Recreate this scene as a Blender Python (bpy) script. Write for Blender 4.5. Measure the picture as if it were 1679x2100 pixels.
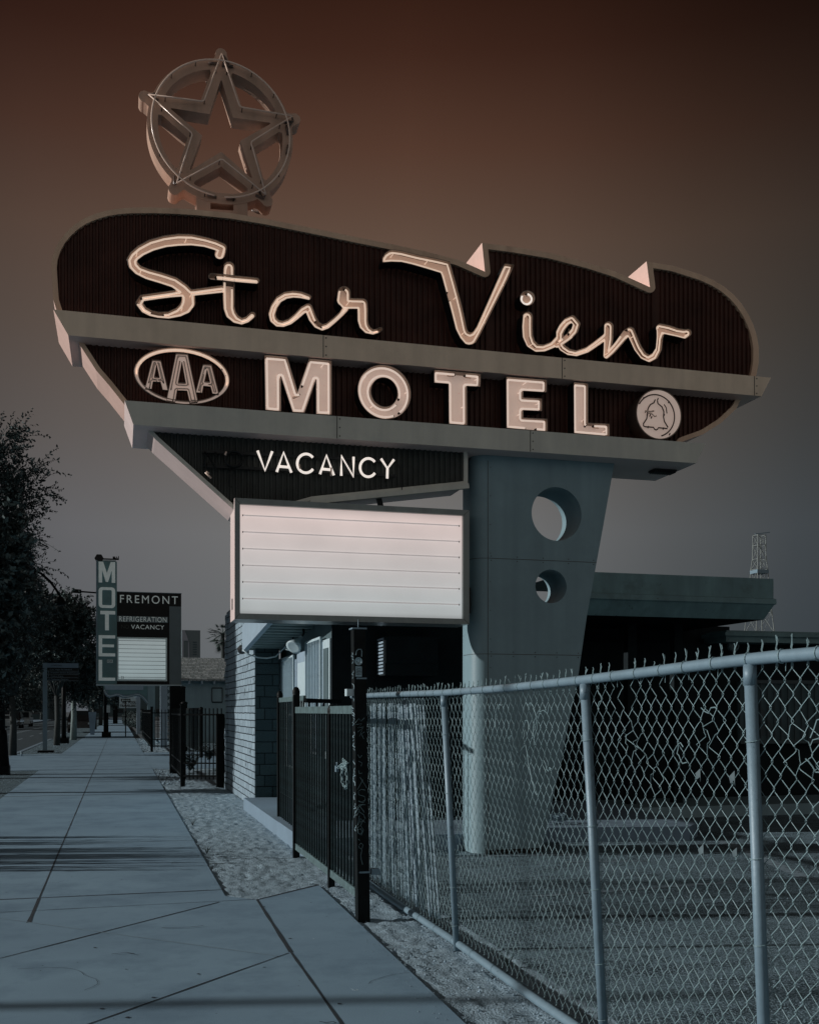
import bpy, math, random
import numpy as np
from mathutils import Vector
from mathutils.geometry import tessellate_polygon
for o in list(bpy.data.objects): bpy.data.objects.remove(o)
scene = bpy.context.scene
COL = scene.collection
# ------------------------------------------------------------------ camera
F, CX, HY, H = 2161.0, 839.5, 1458.0, 1.65          # focal (photo px), centre column, horizon row, eye height
TH = math.radians(15.38); ST, CT = math.sin(TH), math.cos(TH)
cam = bpy.data.cameras.new('camera'); co = bpy.data.objects.new('camera', cam); COL.objects.link(co)
co.location = (0, 0, H); co.rotation_euler = (math.pi/2, 0, -TH)
cam.sensor_width = 36; cam.lens = F/2100*36; cam.shift_y = (HY-1050)/2100
cam.clip_start = .05; cam.clip_end = 3000
scene.camera = co
scene.render.resolution_x = 818; scene.render.resolution_y = 1024
scene.view_settings.view_transform = 'Standard'; scene.view_settings.look = 'None'
scene.view_settings.exposure = -0.6; scene.view_settings.gamma = 1
# ------------------------------------------------------------------ sun
SUN_EL = math.radians(17); sdir = Vector((.979*math.cos(SUN_EL), -.204*math.cos(SUN_EL), -math.sin(SUN_EL)))
sl = bpy.data.lights.new('sun', 'SUN'); sl.energy = 4.8; sl.angle = math.radians(.8); sl.color = (1, .95, .91)
so = bpy.data.objects.new('sun', sl); COL.objects.link(so); so.rotation_euler = sdir.to_track_quat('-Z', 'Y').to_euler(); so.location = (-30, 10, 30)
# ------------------------------------------------------------------ sky (dusky: mauve at the horizon, brown above, darker to the right)
W = bpy.data.worlds.new('World'); scene.world = W; W.use_nodes = True
nt = W.node_tree; nt.nodes.clear()
def nd(tree, typ, **kw):
    n = tree.nodes.new(typ)
    for k, v in kw.items(): setattr(n, k, v)
    return n
def ramp(tree, stops, interp='LINEAR'):
    r = nd(tree, 'ShaderNodeValToRGB'); e = r.color_ramp.elements; r.color_ramp.interpolation = interp
    while len(e) < len(stops): e.new(.5)
    for q, (p, c) in zip(e, stops): q.position = p; q.color = (*c, 1) if len(c) == 3 else c
    return r
tc = nd(nt, 'ShaderNodeTexCoord'); sx = nd(nt, 'ShaderNodeSeparateXYZ'); nt.links.new(tc.outputs['Generated'], sx.inputs[0])
rz = ramp(nt, [(0, (.180, .205, .220)), (.163, (.252, .252, .252)), (.25, (.222, .194, .172)), (.33, (.200, .150, .118)), (.405, (.180, .112, .080)), (.47, (.132, .064, .042)), (.53, (.074, .030, .019)), (.57, (.048, .018, .011)), (.8, (.018, .007, .005))])
nt.links.new(sx.outputs['Z'], rz.inputs[0])
# azimuth term: component of the direction to the right of the view
dt = nd(nt, 'ShaderNodeVectorMath', operation='DOT_PRODUCT'); dt.inputs[1].default_value = (CT, -ST, 0); nt.links.new(tc.outputs['Generated'], dt.inputs[0])
mr = nd(nt, 'ShaderNodeMapRange'); mr.inputs[1].default_value = -.5; mr.inputs[2].default_value = .5; nt.links.new(dt.outputs['Value'], mr.inputs[0])
ra = ramp(nt, [(.1, (.55, .56, .60)), (.2, (.76, .76, .80)), (.35, (.95, .95, .96)), (.5, (1, 1, 1)), (.62, (.84, .85, .86)), (.74, (.53, .56, .58)), (.84, (.33, .38, .42)), (1, (.16, .20, .24))]); nt.links.new(mr.outputs[0], ra.inputs[0])
mx = nd(nt, 'ShaderNodeMix', data_type='RGBA', blend_type='MULTIPLY'); mx.inputs[0].default_value = 1
nt.links.new(rz.outputs[0], mx.inputs[6]); nt.links.new(ra.outputs[0], mx.inputs[7])
mz = nd(nt, 'ShaderNodeMapRange'); mz.inputs[1].default_value = .40; mz.inputs[2].default_value = .62; nt.links.new(sx.outputs['Z'], mz.inputs[0])
mx3 = nd(nt, 'ShaderNodeMix', data_type='RGBA', blend_type='MULTIPLY'); nt.links.new(mz.outputs[0], mx3.inputs[0]); nt.links.new(mx.outputs[2], mx3.inputs[6]); nt.links.new(ra.outputs[0], mx3.inputs[7])
# unseen sky half behind the camera, brightened as fill for the front faces
db = nd(nt, 'ShaderNodeVectorMath', operation='DOT_PRODUCT'); db.inputs[1].default_value = (-ST, -CT, 0); nt.links.new(tc.outputs['Generated'], db.inputs[0])
mb = nd(nt, 'ShaderNodeMapRange'); mb.inputs[1].default_value = 0; mb.inputs[2].default_value = .6; nt.links.new(db.outputs['Value'], mb.inputs[0])
rb = ramp(nt, [(0, (.36, .37, .37)), (.22, (.50, .46, .43)), (.5, (.26, .22, .20)), (1, (.02, .015, .014))]); nt.links.new(sx.outputs['Z'], rb.inputs[0])
m2 = nd(nt, 'ShaderNodeMix', data_type='RGBA'); nt.links.new(mb.outputs[0], m2.inputs[0]); nt.links.new(mx3.outputs[2], m2.inputs[6]); nt.links.new(rb.outputs[0], m2.inputs[7])
bg = nd(nt, 'ShaderNodeBackground'); bg.inputs[1].default_value = 1; nt.links.new(m2.outputs[2], bg.inputs[0])
wo = nd(nt, 'ShaderNodeOutputWorld'); nt.links.new(bg.outputs[0], wo.inputs[0])
# ------------------------------------------------------------------ measuring helpers (photo pixel -> place)
def G(px, py, z=0.0):                       # point on a level surface
    d = (H-z)*F/(py-HY); u = (px-CX)/F
    return Vector((d*(ST+CT*u), d*(CT-ST*u), z))
def S(px, py, Y):                           # point on a plane facing the camera side of the street (constant y)
    u = (px-CX)/F; d = Y/(CT-ST*u)
    return Vector((d*(ST+CT*u), Y, H+d*(HY-py)/F))
def SX(px, py, X):                          # point on a plane parallel to the street (constant x)
    u = (px-CX)/F; d = X/(ST+CT*u)
    return Vector((X, d*(CT-ST*u), H+d*(HY-py)/F))
# ------------------------------------------------------------------ materials
MATS = {}
def mat(name, col, rough=.6, var=.12, scale=6, bump=.0, bscale=40, metal=0, emit=None, estr=0, spots=None, streak=None, spec=.5, coat=0, blot=None):
    m = bpy.data.materials.new(name); m.use_nodes = True; t = m.node_tree; b = t.nodes['Principled BSDF']
    b.inputs['Roughness'].default_value = rough; b.inputs['Metallic'].default_value = metal
    b.inputs['Specular IOR Level'].default_value = spec
    tcn = nd(t, 'ShaderNodeTexCoord'); src = tcn.outputs['Object']
    n1 = nd(t, 'ShaderNodeTexNoise'); n1.inputs['Scale'].default_value = scale; n1.inputs['Detail'].default_value = 6; n1.inputs['Roughness'].default_value = .65
    t.links.new(src, n1.inputs['Vector'])
    lo = tuple(c*(1-var) for c in col); hi = tuple(min(1, c*(1+var)) for c in col)
    r = ramp(t, [(.3, lo), (.7, hi)]); t.links.new(n1.outputs['Fac'], r.inputs[0]); out = r.outputs[0]
    if streak:                               # stretched noise: weathering; on the asphalt, painted shadow streaks
        mp = nd(t, 'ShaderNodeMapping'); mp.inputs['Scale'].default_value = streak[0]; t.links.new(src, mp.inputs[0])
        n3 = nd(t, 'ShaderNodeTexNoise'); n3.inputs['Scale'].default_value = 1; n3.inputs['Detail'].default_value = 5; t.links.new(mp.outputs[0], n3.inputs['Vector'])
        r3 = ramp(t, [(.35, (0, 0, 0)), (.75, (1, 1, 1))]); t.links.new(n3.outputs['Fac'], r3.inputs[0])
        mm = nd(t, 'ShaderNodeMix', data_type='RGBA'); t.links.new(r3.outputs[0], mm.inputs[0]); t.links.new(out, mm.inputs[6]); mm.inputs[7].default_value = (*streak[1], 1); out = mm.outputs[2]
    if blot:                                 # large soft stains (scale, colour, low, high)
        nb_ = nd(t, 'ShaderNodeTexNoise'); nb_.inputs['Scale'].default_value = blot[0]; nb_.inputs['Detail'].default_value = 7; nb_.inputs['Roughness'].default_value = .7; t.links.new(src, nb_.inputs['Vector'])
        rb_ = ramp(t, [(blot[2], (0, 0, 0)), (blot[3], (.8, .8, .8))]); t.links.new(nb_.outputs['Fac'], rb_.inputs[0])
        mm = nd(t, 'ShaderNodeMix', data_type='RGBA'); t.links.new(rb_.outputs[0], mm.inputs[0]); t.links.new(out, mm.inputs[6]); mm.inputs[7].default_value = (*blot[1], 1); out = mm.outputs[2]
    if spots:                                # (scale, threshold, colour)
        n2 = nd(t, 'ShaderNodeTexNoise'); n2.inputs['Scale'].default_value = spots[0]; n2.inputs['Detail'].default_value = 4; t.links.new(src, n2.inputs['Vector'])
        r2 = ramp(t, [(spots[1], (0, 0, 0)), (min(1, spots[1]+.03), (1, 1, 1))]); t.links.new(n2.outputs['Fac'], r2.inputs[0])
        mm = nd(t, 'ShaderNodeMix', data_type='RGBA'); t.links.new(r2.outputs[0], mm.inputs[0]); t.links.new(out, mm.inputs[6]); mm.inputs[7].default_value = (*spots[2], 1); out = mm.outputs[2]
    t.links.new(out, b.inputs['Base Color'])
    if bump:
        n4 = nd(t, 'ShaderNodeTexNoise'); n4.inputs['Scale'].default_value = bscale; n4.inputs['Detail'].default_value = 5; t.links.new(src, n4.inputs['Vector'])
        bp = nd(t, 'ShaderNodeBump'); bp.inputs['Strength'].default_value = min(1, bump); bp.inputs['Distance'].default_value = .01*max(1, bump); t.links.new(n4.outputs['Fac'], bp.inputs['Height']); t.links.new(bp.outputs[0], b.inputs['Normal'])
    if emit: b.inputs['Emission Color'].default_value = (*emit, 1); b.inputs['Emission Strength'].default_value = estr
    if coat: b.inputs['Coat Weight'].default_value = coat
    MATS[name] = m; return m
M_TAUPE = mat('taupe_paint', (.76, .55, .39), .45, .08, 3, .1, 90, streak=((9, 9, .5), (.60, .42, .30)))
M_BEAM = mat('beam_paint', (.82, .68, .53), .42, .07, 2, .1, 90, streak=((7, 7, .4), (.70, .58, .45)), blot=(1.6, (.60, .49, .37), .5, .8))
M_BEAM2 = mat('lower_beam_paint', (.60, .62, .56), .42, .07, 2, .1, 90, streak=((7, 7, .4), (.50, .52, .48)), blot=(1.6, (.43, .46, .43), .5, .8))
M_PYLON = mat('pylon_paint', (.205, .325, .375), .5, .07, 2, .12, 60, streak=((6, 6, .3), (.16, .26, .30)), blot=(1.5, (.15, .24, .28), .46, .78))
M_PINK = mat('pink_white_paint', (.74, .52, .45), .5, .08, 3, .1, 60)
M_MAUVE = mat('mauve_white_paint', (.66, .55, .53), .5, .08, 3, .1, 60)
M_SEAM = mat('seam', (.08, .08, .075), .8)
M_STAR = mat('star_paint', (.56, .36, .265), .5, .10, 4, .15, 60, streak=((8, 8, 1), (.40, .27, .20)))
M_RUST = mat('corrugated_brown', (.060, .022, .015), .5, .35, 3, .2, 40, spots=(30, .76, (.07, .04, .03)), spec=.25)
M_DARKCOR = mat('corrugated_grey', (.048, .055, .052), .55, .3, 3, .2, 40, spec=.25)
M_LETTER = mat('letter_face_glow', (.80, .57, .44), .4, .07, 6, .06, 60, spots=(22, .70, (.66, .5, .4)), emit=(1.0, .70, .54), estr=.24)  # emission added to the letter faces in place of light from the tubes
M_LETTER2 = mat('letter_face_glow_pale', (.80, .66, .58), .4, .06, 6, .06, 60, spots=(22, .70, (.66, .54, .47)), emit=(1.0, .76, .65), estr=.34)  # same added face glow, also on the badges with unlit tubes
M_RIM = mat('letter_rim', (.27, .21, .17), .45, .1, 8)
M_NEON = mat('neon_tube_lit', (.8, .6, .5), .3, .03, emit=(1.0, .76, .59), estr=.82)
M_NEON2 = mat('neon_tube_pale', (.8, .65, .58), .3, .03, emit=(1.0, .80, .68), estr=.82)
M_NEONW = mat('neon_tube_white', (.8, .75, .7), .3, .03, emit=(1.0, .90, .82), estr=1.15)
M_GLASS = mat('neon_tube_unlit', (.85, .66, .55), .2, .03)
M_NEOND = mat('neon_tube_dark', (.13, .095, .08), .3, .05)
M_BLACK = mat('black_metal', (.010, .013, .014), .5, .3, 8, .1, 60, spec=.3)
M_CLIP = mat('tube_clip', (.02, .018, .016), .6)
M_FRAME = mat('marquee_frame', (.24, .285, .28), .4, .08, 4, .1, 60, metal=.0, streak=((8, 8, 1), (.19, .22, .22)))
M_ALU = mat('marquee_aluminium', (.40, .42, .42), .3, .12, 5, .1, 60, metal=.7)
# translucent reader panel lit from inside, pink at the top and cool at the foot: colour grade put into the glow
def reader_mat(name, c1, c2, estr, z0, z1, x0=None, x1=None):
    m = bpy.data.materials.new(name); m.use_nodes = True; t = m.node_tree; b = t.nodes['Principled BSDF']
    g = nd(t, 'ShaderNodeNewGeometry'); s = nd(t, 'ShaderNodeSeparateXYZ'); t.links.new(g.outputs['Position'], s.inputs[0])
    r = nd(t, 'ShaderNodeMapRange'); r.inputs[1].default_value = z0; r.inputs[2].default_value = z1; t.links.new(s.outputs['Z'], r.inputs[0])
    cr = ramp(t, [(0, tuple(c*.62 for c in c2)), (.045, tuple(c*.92 for c in c2)), (.14, c2), (.55, tuple((a+b2)/2 for a, b2 in zip(c1, c2))), (.94, c1), (1, tuple(c*.78 for c in c1))]); t.links.new(r.outputs[0], cr.inputs[0])
    n = nd(t, 'ShaderNodeTexNoise'); n.inputs['Scale'].default_value = 2.5; n.inputs['Detail'].default_value = 4; t.links.new(g.outputs['Position'], n.inputs['Vector'])
    nr = ramp(t, [(.3, (.93, .93, .93)), (.7, (1.03, 1.03, 1.03))]); t.links.new(n.outputs['Fac'], nr.inputs[0])
    mm = nd(t, 'ShaderNodeMix', data_type='RGBA', blend_type='MULTIPLY'); mm.inputs[0].default_value = 1; t.links.new(cr.outputs[0], mm.inputs[6]); t.links.new(nr.outputs[0], mm.inputs[7])
    b.inputs['Base Color'].default_value = (*tuple(c*.8 for c in c2), 1); b.inputs['Roughness'].default_value = .35
    t.links.new(mm.outputs[2], b.inputs['Emission Color']); b.inputs['Emission Strength'].default_value = estr
    return m
M_CONC = mat('sidewalk_concrete', (.225, .360, .465), .85, .07, 1.3, .25, 140, spots=(26, .735, (.05, .09, .12)), streak=((.35, .8, 1), (.175, .285, .38)), blot=(1.3, (.11, .19, .265), .46, .72), spec=.2)
M_CONC2 = mat('pale_concrete', (.17, .25, .32), .85, .08, 2, .25, 120, spec=.2)
M_JOINT = mat('joint', (.010, .024, .036), .95, .3, 20)
M_CUT = mat('chalk_line', (.17, .27, .34), .9, .2, 15)
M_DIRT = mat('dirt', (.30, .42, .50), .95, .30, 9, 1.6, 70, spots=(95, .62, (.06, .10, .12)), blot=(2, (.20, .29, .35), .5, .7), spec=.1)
M_VERGE = mat('shaded_verge_dirt', (.10, .155, .185), .95, .35, 9, 1.6, 60, spots=(60, .6, (.20, .29, .34)), spec=.1)  # darker than the other dirt: shade on the verge put into the colour
M_GRAVEL = mat('gravel_stone', (.22, .32, .39), .9, .4, 5)
M_ASPH = mat('asphalt', (.13, .21, .25), .92, .5, 60, 1.6, 90, spots=(85, .53, (.27, .40, .48)), blot=(1.0, (.02, .035, .045), .5, .60), streak=((.5, 5.5, 1), (.018, .03, .038)), spec=.15)  # dark streaks along x stand in for shadow streaks across the lot
M_ROAD = mat('road_asphalt', (.045, .07, .085), .9, .25, 5, .8, 60, spec=.15)
M_GROUND = mat('ground_dirt', (.05, .075, .09), .95, .3, .5)
M_PAINTL = mat('worn_line_paint', (.20, .29, .35), .8, .3, 9, .2, 60, spots=(18, .58, (.08, .12, .14)))
M_GALV = mat('galvanised_pipe', (.16, .25, .31), .5, .12, 9, .1, 60, metal=.1, spots=(26, .69, (.10, .16, .2)))
M_WIRE = mat('galvanised_wire', (.20, .31, .34), .6, .15, 9, spec=.3)
M_IRON = mat('black_iron', (.004, .007, .008), .55, .4, 12, .15, 80, spec=.12)
M_PICK = mat('worn_black_picket', (.014, .030, .034), .5, .5, 14, .15, 80, spots=(40, .68, (.08, .13, .14)), spec=.3)
M_IRONE = mat('worn_iron_rail', (.075, .13, .14), .5, .4, 14, .2, 60, spots=(35, .66, (.2, .28, .3)))
M_WHITEB = mat('white_bars', (.42, .55, .60), .5, .08, 9)
M_WHITE = mat('white_paint_cool', (.25, .35, .43), .6, .08, 4, .1, 50)
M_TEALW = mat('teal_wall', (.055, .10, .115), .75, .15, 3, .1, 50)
M_DARKW = mat('dark_wall', (.008, .014, .017), .8, .3, 4, .1, 40, spots=(22, .74, (.05, .075, .08)), spec=.15)  # near-black base carries the deep shade under the canopies
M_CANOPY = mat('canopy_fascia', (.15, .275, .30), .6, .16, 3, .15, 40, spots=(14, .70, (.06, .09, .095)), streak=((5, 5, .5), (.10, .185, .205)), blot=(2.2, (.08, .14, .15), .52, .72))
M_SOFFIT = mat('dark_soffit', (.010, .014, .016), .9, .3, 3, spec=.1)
M_DECK = mat('metal_deck', (.20, .28, .29), .45, .15, 6, metal=.2)
M_BARK = mat('bark', (.028, .040, .042), .9, .4, 18, .8, 30)
M_BARKL = mat('pale_bark', (.16, .22, .22), .9, .3, 18, .8, 30)
M_TEALSIGN = mat('teal_enamel', (.10, .22, .24), .4, .12, 5)
M_SIGNBLK = mat('black_enamel', (.006, .009, .010), .5, .3, 5, spec=.25)
M_SIGNLET = mat('pale_sign_letter', (.62, .80, .82), .5, .12, 25)
M_SIGNDIM = mat('dim_sign_letter', (.025, .035, .035), .5, .1)
M_GREYSTRIP = mat('grey_strip', (.13, .185, .205), .6, .08, 4)
M_SHAKE = None
def brick_mat(name, axis, c1, c2, mortar, bw=.42, bh=.125, peel=None, mort=.02):
    m = bpy.data.materials.new(name); m.use_nodes = True; t = m.node_tree; b = t.nodes['Principled BSDF']; b.inputs['Roughness'].default_value = .85; b.inputs['Specular IOR Level'].default_value = .2
    g = nd(t, 'ShaderNodeNewGeometry'); s = nd(t, 'ShaderNodeSeparateXYZ'); t.links.new(g.outputs['Position'], s.inputs[0])
    n0 = nd(t, 'ShaderNodeTexNoise'); n0.inputs['Scale'].default_value = 3; n0.inputs['Detail'].default_value = 4; t.links.new(g.outputs['Position'], n0.inputs['Vector'])
    cb = nd(t, 'ShaderNodeCombineXYZ'); t.links.new(s.outputs[axis], cb.inputs[0]); t.links.new(s.outputs['Z'], cb.inputs[1])
    dm = nd(t, 'ShaderNodeVectorMath', operation='SCALE'); dm.inputs['Scale'].default_value = .025; t.links.new(n0.outputs['Color'], dm.inputs[0])
    ad = nd(t, 'ShaderNodeVectorMath', operation='ADD'); t.links.new(cb.outputs[0], ad.inputs[0]); t.links.new(dm.outputs[0], ad.inputs[1])
    br = nd(t, 'ShaderNodeTexBrick'); br.inputs['Scale'].default_value = 1; br.inputs['Brick Width'].default_value = bw; br.inputs['Row Height'].default_value = bh; br.inputs['Mortar Size'].default_value = mort*.5; br.inputs['Mortar Smooth'].default_value = .3
    br.squash = 1.6; br.squash_frequency = 3; br.offset = .37; br.offset_frequency = 2
    t.links.new(ad.outputs[0], br.inputs['Vector']); br.inputs['Color1'].default_value = (*c1, 1); br.inputs['Color2'].default_value = (*c2, 1); br.inputs['Mortar'].default_value = (*mortar, 1)
    out = br.outputs['Color']
    if peel:
        n = nd(t, 'ShaderNodeTexNoise'); n.inputs['Scale'].default_value = 7; n.inputs['Detail'].default_value = 8; t.links.new(g.outputs['Position'], n.inputs['Vector'])
        r = ramp(t, [(.66, (0, 0, 0)), (.68, (1, 1, 1))]); t.links.new(n.outputs['Fac'], r.inputs[0])
        mm = nd(t, 'ShaderNodeMix', data_type='RGBA'); t.links.new(r.outputs[0], mm.inputs[0]); t.links.new(out, mm.inputs[6]); mm.inputs[7].default_value = (*peel, 1); out = mm.outputs[2]
    t.links.new(out, b.inputs['Base Color'])
    n2 = nd(t, 'ShaderNodeTexNoise'); n2.inputs['Scale'].default_value = 28; n2.inputs['Detail'].default_value = 5; t.links.new(g.outputs['Position'], n2.inputs['Vector'])
    mi = nd(t, 'ShaderNodeMath', operation='MULTIPLY_ADD'); t.links.new(br.outputs['Fac'], mi.inputs[0]); mi.inputs[1].default_value = -1.2; t.links.new(n2.outputs['Fac'], mi.inputs[2])
    bp = nd(t, 'ShaderNodeBump'); bp.inputs['Strength'].default_value = 1; bp.inputs['Distance'].default_value = .03; t.links.new(mi.outputs[0], bp.inputs['Height']); t.links.new(bp.outputs[0], b.inputs['Normal'])
    return m
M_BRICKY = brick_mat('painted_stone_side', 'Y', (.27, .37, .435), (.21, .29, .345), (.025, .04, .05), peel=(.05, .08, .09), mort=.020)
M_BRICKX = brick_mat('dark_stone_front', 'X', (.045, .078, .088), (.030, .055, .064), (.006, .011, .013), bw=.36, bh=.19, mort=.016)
M_SHAKE = brick_mat('wood_shakes', 'X', (.40, .46, .48), (.22, .27, .28), (.03, .04, .04), bw=.2, bh=.09, peel=(.08, .1, .1))
# ------------------------------------------------------------------ mesh builder
class MB:
    def __init__(s): s.v = []; s.f = []; s.m = []; s.smooth = []
    def add(s, vs, fs, mi=0, sm=False):
        o = len(s.v); s.v += [tuple(v) for v in vs]
        for f in fs: s.f.append(tuple(i+o for i in f)); s.m.append(mi); s.smooth.append(sm)
    def box(s, a, b, mi=0):
        x0, y0, z0 = a; x1, y1, z1 = b
        s.add([(x0, y0, z0), (x1, y0, z0), (x1, y1, z0), (x0, y1, z0), (x0, y0, z1), (x1, y0, z1), (x1, y1, z1), (x0, y1, z1)],
              [(0, 3, 2, 1), (4, 5, 6, 7), (0, 1, 5, 4), (1, 2, 6, 5), (2, 3, 7, 6), (3, 0, 4, 7)], mi)
    def bar(s, p, q, w, h, mi=0, up=Vector((0, 0, 1))):     # rectangular bar from p to q
        p = Vector(p); q = Vector(q); d = (q-p).normalized()
        if abs(d.dot(up)) > .95: up = Vector((0, 1, 0))
        r = d.cross(up).normalized()*w/2; u = r.cross(d).normalized()*h/2
        vs = [p-r-u, p+r-u, p+r+u, p-r+u, q-r-u, q+r-u, q+r+u, q-r+u]
        s.add(vs, [(0, 3, 2, 1), (4, 5, 6, 7), (0, 1, 5, 4), (1, 2, 6, 5), (2, 3, 7, 6), (3, 0, 4, 7)], mi)
    def tube(s, pts, r, n=6, mi=0, closed=False, caps=True):
        pts = [Vector(p) for p in pts]; N = len(pts)
        if N < 2: return
        rs = r if isinstance(r, (list, tuple)) else [r]*N
        vs = []; prev = None
        for i, p in enumerate(pts):
            a = pts[(i-1) % N] if (closed or i > 0) else p; b = pts[(i+1) % N] if (closed or i < N-1) else p
            d = (b-a)
            d = d.normalized() if d.length > 1e-9 else Vector((0, 0, 1))
            if prev is None:
                ref = Vector((0, 1, 0)) if abs(d.y) < .9 else Vector((1, 0, 0)); e = d.cross(ref).normalized()
            else:
                e = prev-d*prev.dot(d)
                e = e.normalized() if e.length > 1e-6 else d.orthogonal().normalized()
            prev = e; g = d.cross(e)
            for k in range(n):
                t = 2*math.pi*k/n; vs.append(p+(e*math.cos(t)+g*math.sin(t))*rs[i])
        fs = []
        for i in range(N if closed else N-1):
            j = (i+1) % N
            for k in range(n): fs.append((i*n+k, i*n+(k+1) % n, j*n+(k+1) % n, j*n+k))
        if not closed and caps: fs.append(tuple(range(n))[::-1]); fs.append(tuple((N-1)*n+k for k in range(n)))
        s.add(vs, fs, mi, n > 4)
    def lathe(s, prof, c, axis='Z', n=20, mi=0):            # prof [(r, h)]
        vs = []; c = Vector(c)
        for r, h in prof:
            for k in range(n):
                t = 2*math.pi*k/n; a, b = r*math.cos(t), r*math.sin(t)
                vs.append(c+(Vector((a, b, h)) if axis == 'Z' else Vector((a, h, b)) if axis == 'Y' else Vector((h, a, b))))
        fs = []
        for i in range(len(prof)-1):
            for k in range(n): fs.append((i*n+k, i*n+(k+1) % n, (i+1)*n+(k+1) % n, (i+1)*n+k))
        fs.append(tuple(range(n))); fs.append(tuple((len(prof)-1)*n+k for k in range(n)))
        s.add(vs, fs, mi, True)
    def prism(s, loop, dv, mi=0, side=None, sm=False):       # 3-D loop extruded by dv with both caps
        dv = Vector(dv); n = len(loop); a = [Vector(p) for p in loop]; b = [p+dv for p in a]
        tri = tessellate_polygon([a]); s.add(a, tri, mi); s.add(b, tri, mi)
        s.add(a+b, [(i, (i+1) % n, n+(i+1) % n, n+i) for i in range(n)], mi if side is None else side, sm)
    def fill(s, loops, mi=0):
        L = [[Vector(p) for p in l] for l in loops]; tri = tessellate_polygon(L); s.add([p for l in L for p in l], tri, mi)
    def wall(s, loop, dv, mi=0, sm=False):
        dv = Vector(dv); n = len(loop); a = [Vector(p) for p in loop]; s.add(a+[p+dv for p in a], [(i, (i+1) % n, n+(i+1) % n, n+i) for i in range(n)], mi, sm)
    def build(s, name, mats, parent=None, label=None, cat=None, group=None, kind=None):
        me = bpy.data.meshes.new(name); me.from_pydata(s.v, [], s.f); me.update()
        mats = mats if isinstance(mats, (list, tuple)) else [mats]
        for m in mats: me.materials.append(m)
        me.polygons.foreach_set('material_index', s.m); me.polygons.foreach_set('use_smooth', s.smooth); me.update()
        return link(name, me, parent, label, cat, group, kind)
WL = {}
def link(name, data, parent=None, label=None, cat=None, group=None, kind=None):
    o = bpy.data.objects.new(name, data); COL.objects.link(o)
    if parent is not None:
        pw = WL[parent.name]; o.parent = parent; o.location = -pw; WL[o.name] = Vector((0, 0, 0))
    else: WL[o.name] = Vector((0, 0, 0))
    if label: o['label'] = label
    if cat: o['category'] = cat
    if group: o['group'] = group
    if kind: o['kind'] = kind
    return o
def thing(name, label, cat, loc, group=None):
    o = bpy.data.objects.new(name, None); COL.objects.link(o); o.location = loc; o.empty_display_size = .2
    o['label'] = label; o['category'] = cat
    if group: o['group'] = group
    WL[o.name] = Vector(loc); return o
def clone(o, parent, off):                     # copy of a part, shifted
    c = o.copy(); COL.objects.link(c); c.parent = parent; c.location = o.location+Vector(off); return c
# ------------------------------------------------------------------ shapes measured off the photo: signed distance grids and their contours
def sdf(polys=(), strokes=(), ell=(), step=.8, pad=3):
    """inside-positive distance (photo px). polys: list of (loop, holes); strokes: lists of (x,y,r); ell: (cx,cy,rx,ry,sh,hx,hy)"""
    xs = []; ys = []
    for p, hs in polys: xs += [q[0] for q in p]; ys += [q[1] for q in p]
    for st in strokes: xs += [q[0]-q[2] for q in st]+[q[0]+q[2] for q in st]; ys += [q[1]-q[2] for q in st]+[q[1]+q[2] for q in st]
    x0, x1, y0, y1 = min(xs)-pad, max(xs)+pad, min(ys)-pad, max(ys)+pad
    gx = np.arange(x0, x1+step, step); gy = np.arange(y0, y1+step, step); X, Y = np.meshgrid(gx, gy)
    D = np.full(X.shape, -1e9)
    for st in strokes:
        for (ax, ay, ar), (bx, by, br) in zip(st[:-1], st[1:]):
            dx, dy = bx-ax, by-ay; L = dx*dx+dy*dy+1e-9; t = np.clip(((X-ax)*dx+(Y-ay)*dy)/L, 0, 1)
            D = np.maximum(D, ar+(br-ar)*t-np.hypot(X-ax-t*dx, Y-ay-t*dy))
    for p, hs in polys:
        loops = [p]+list(hs); ins = np.zeros(X.shape, bool); dist = np.full(X.shape, 1e9)
        for lp in loops:
            n = len(lp)
            for i in range(n):
                ax, ay = lp[i]; bx, by = lp[(i+1) % n]; dx, dy = bx-ax, by-ay; L = dx*dx+dy*dy+1e-9
                t = np.clip(((X-ax)*dx+(Y-ay)*dy)/L, 0, 1); dist = np.minimum(dist, np.hypot(X-ax-t*dx, Y-ay-t*dy))
                c = (ay > Y) != (by > Y)
                if dy != 0: ins ^= c & (X < (Y-ay)*dx/dy+ax)
        D = np.maximum(D, np.where(ins, dist, -dist))
    return gx, gy, D
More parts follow.
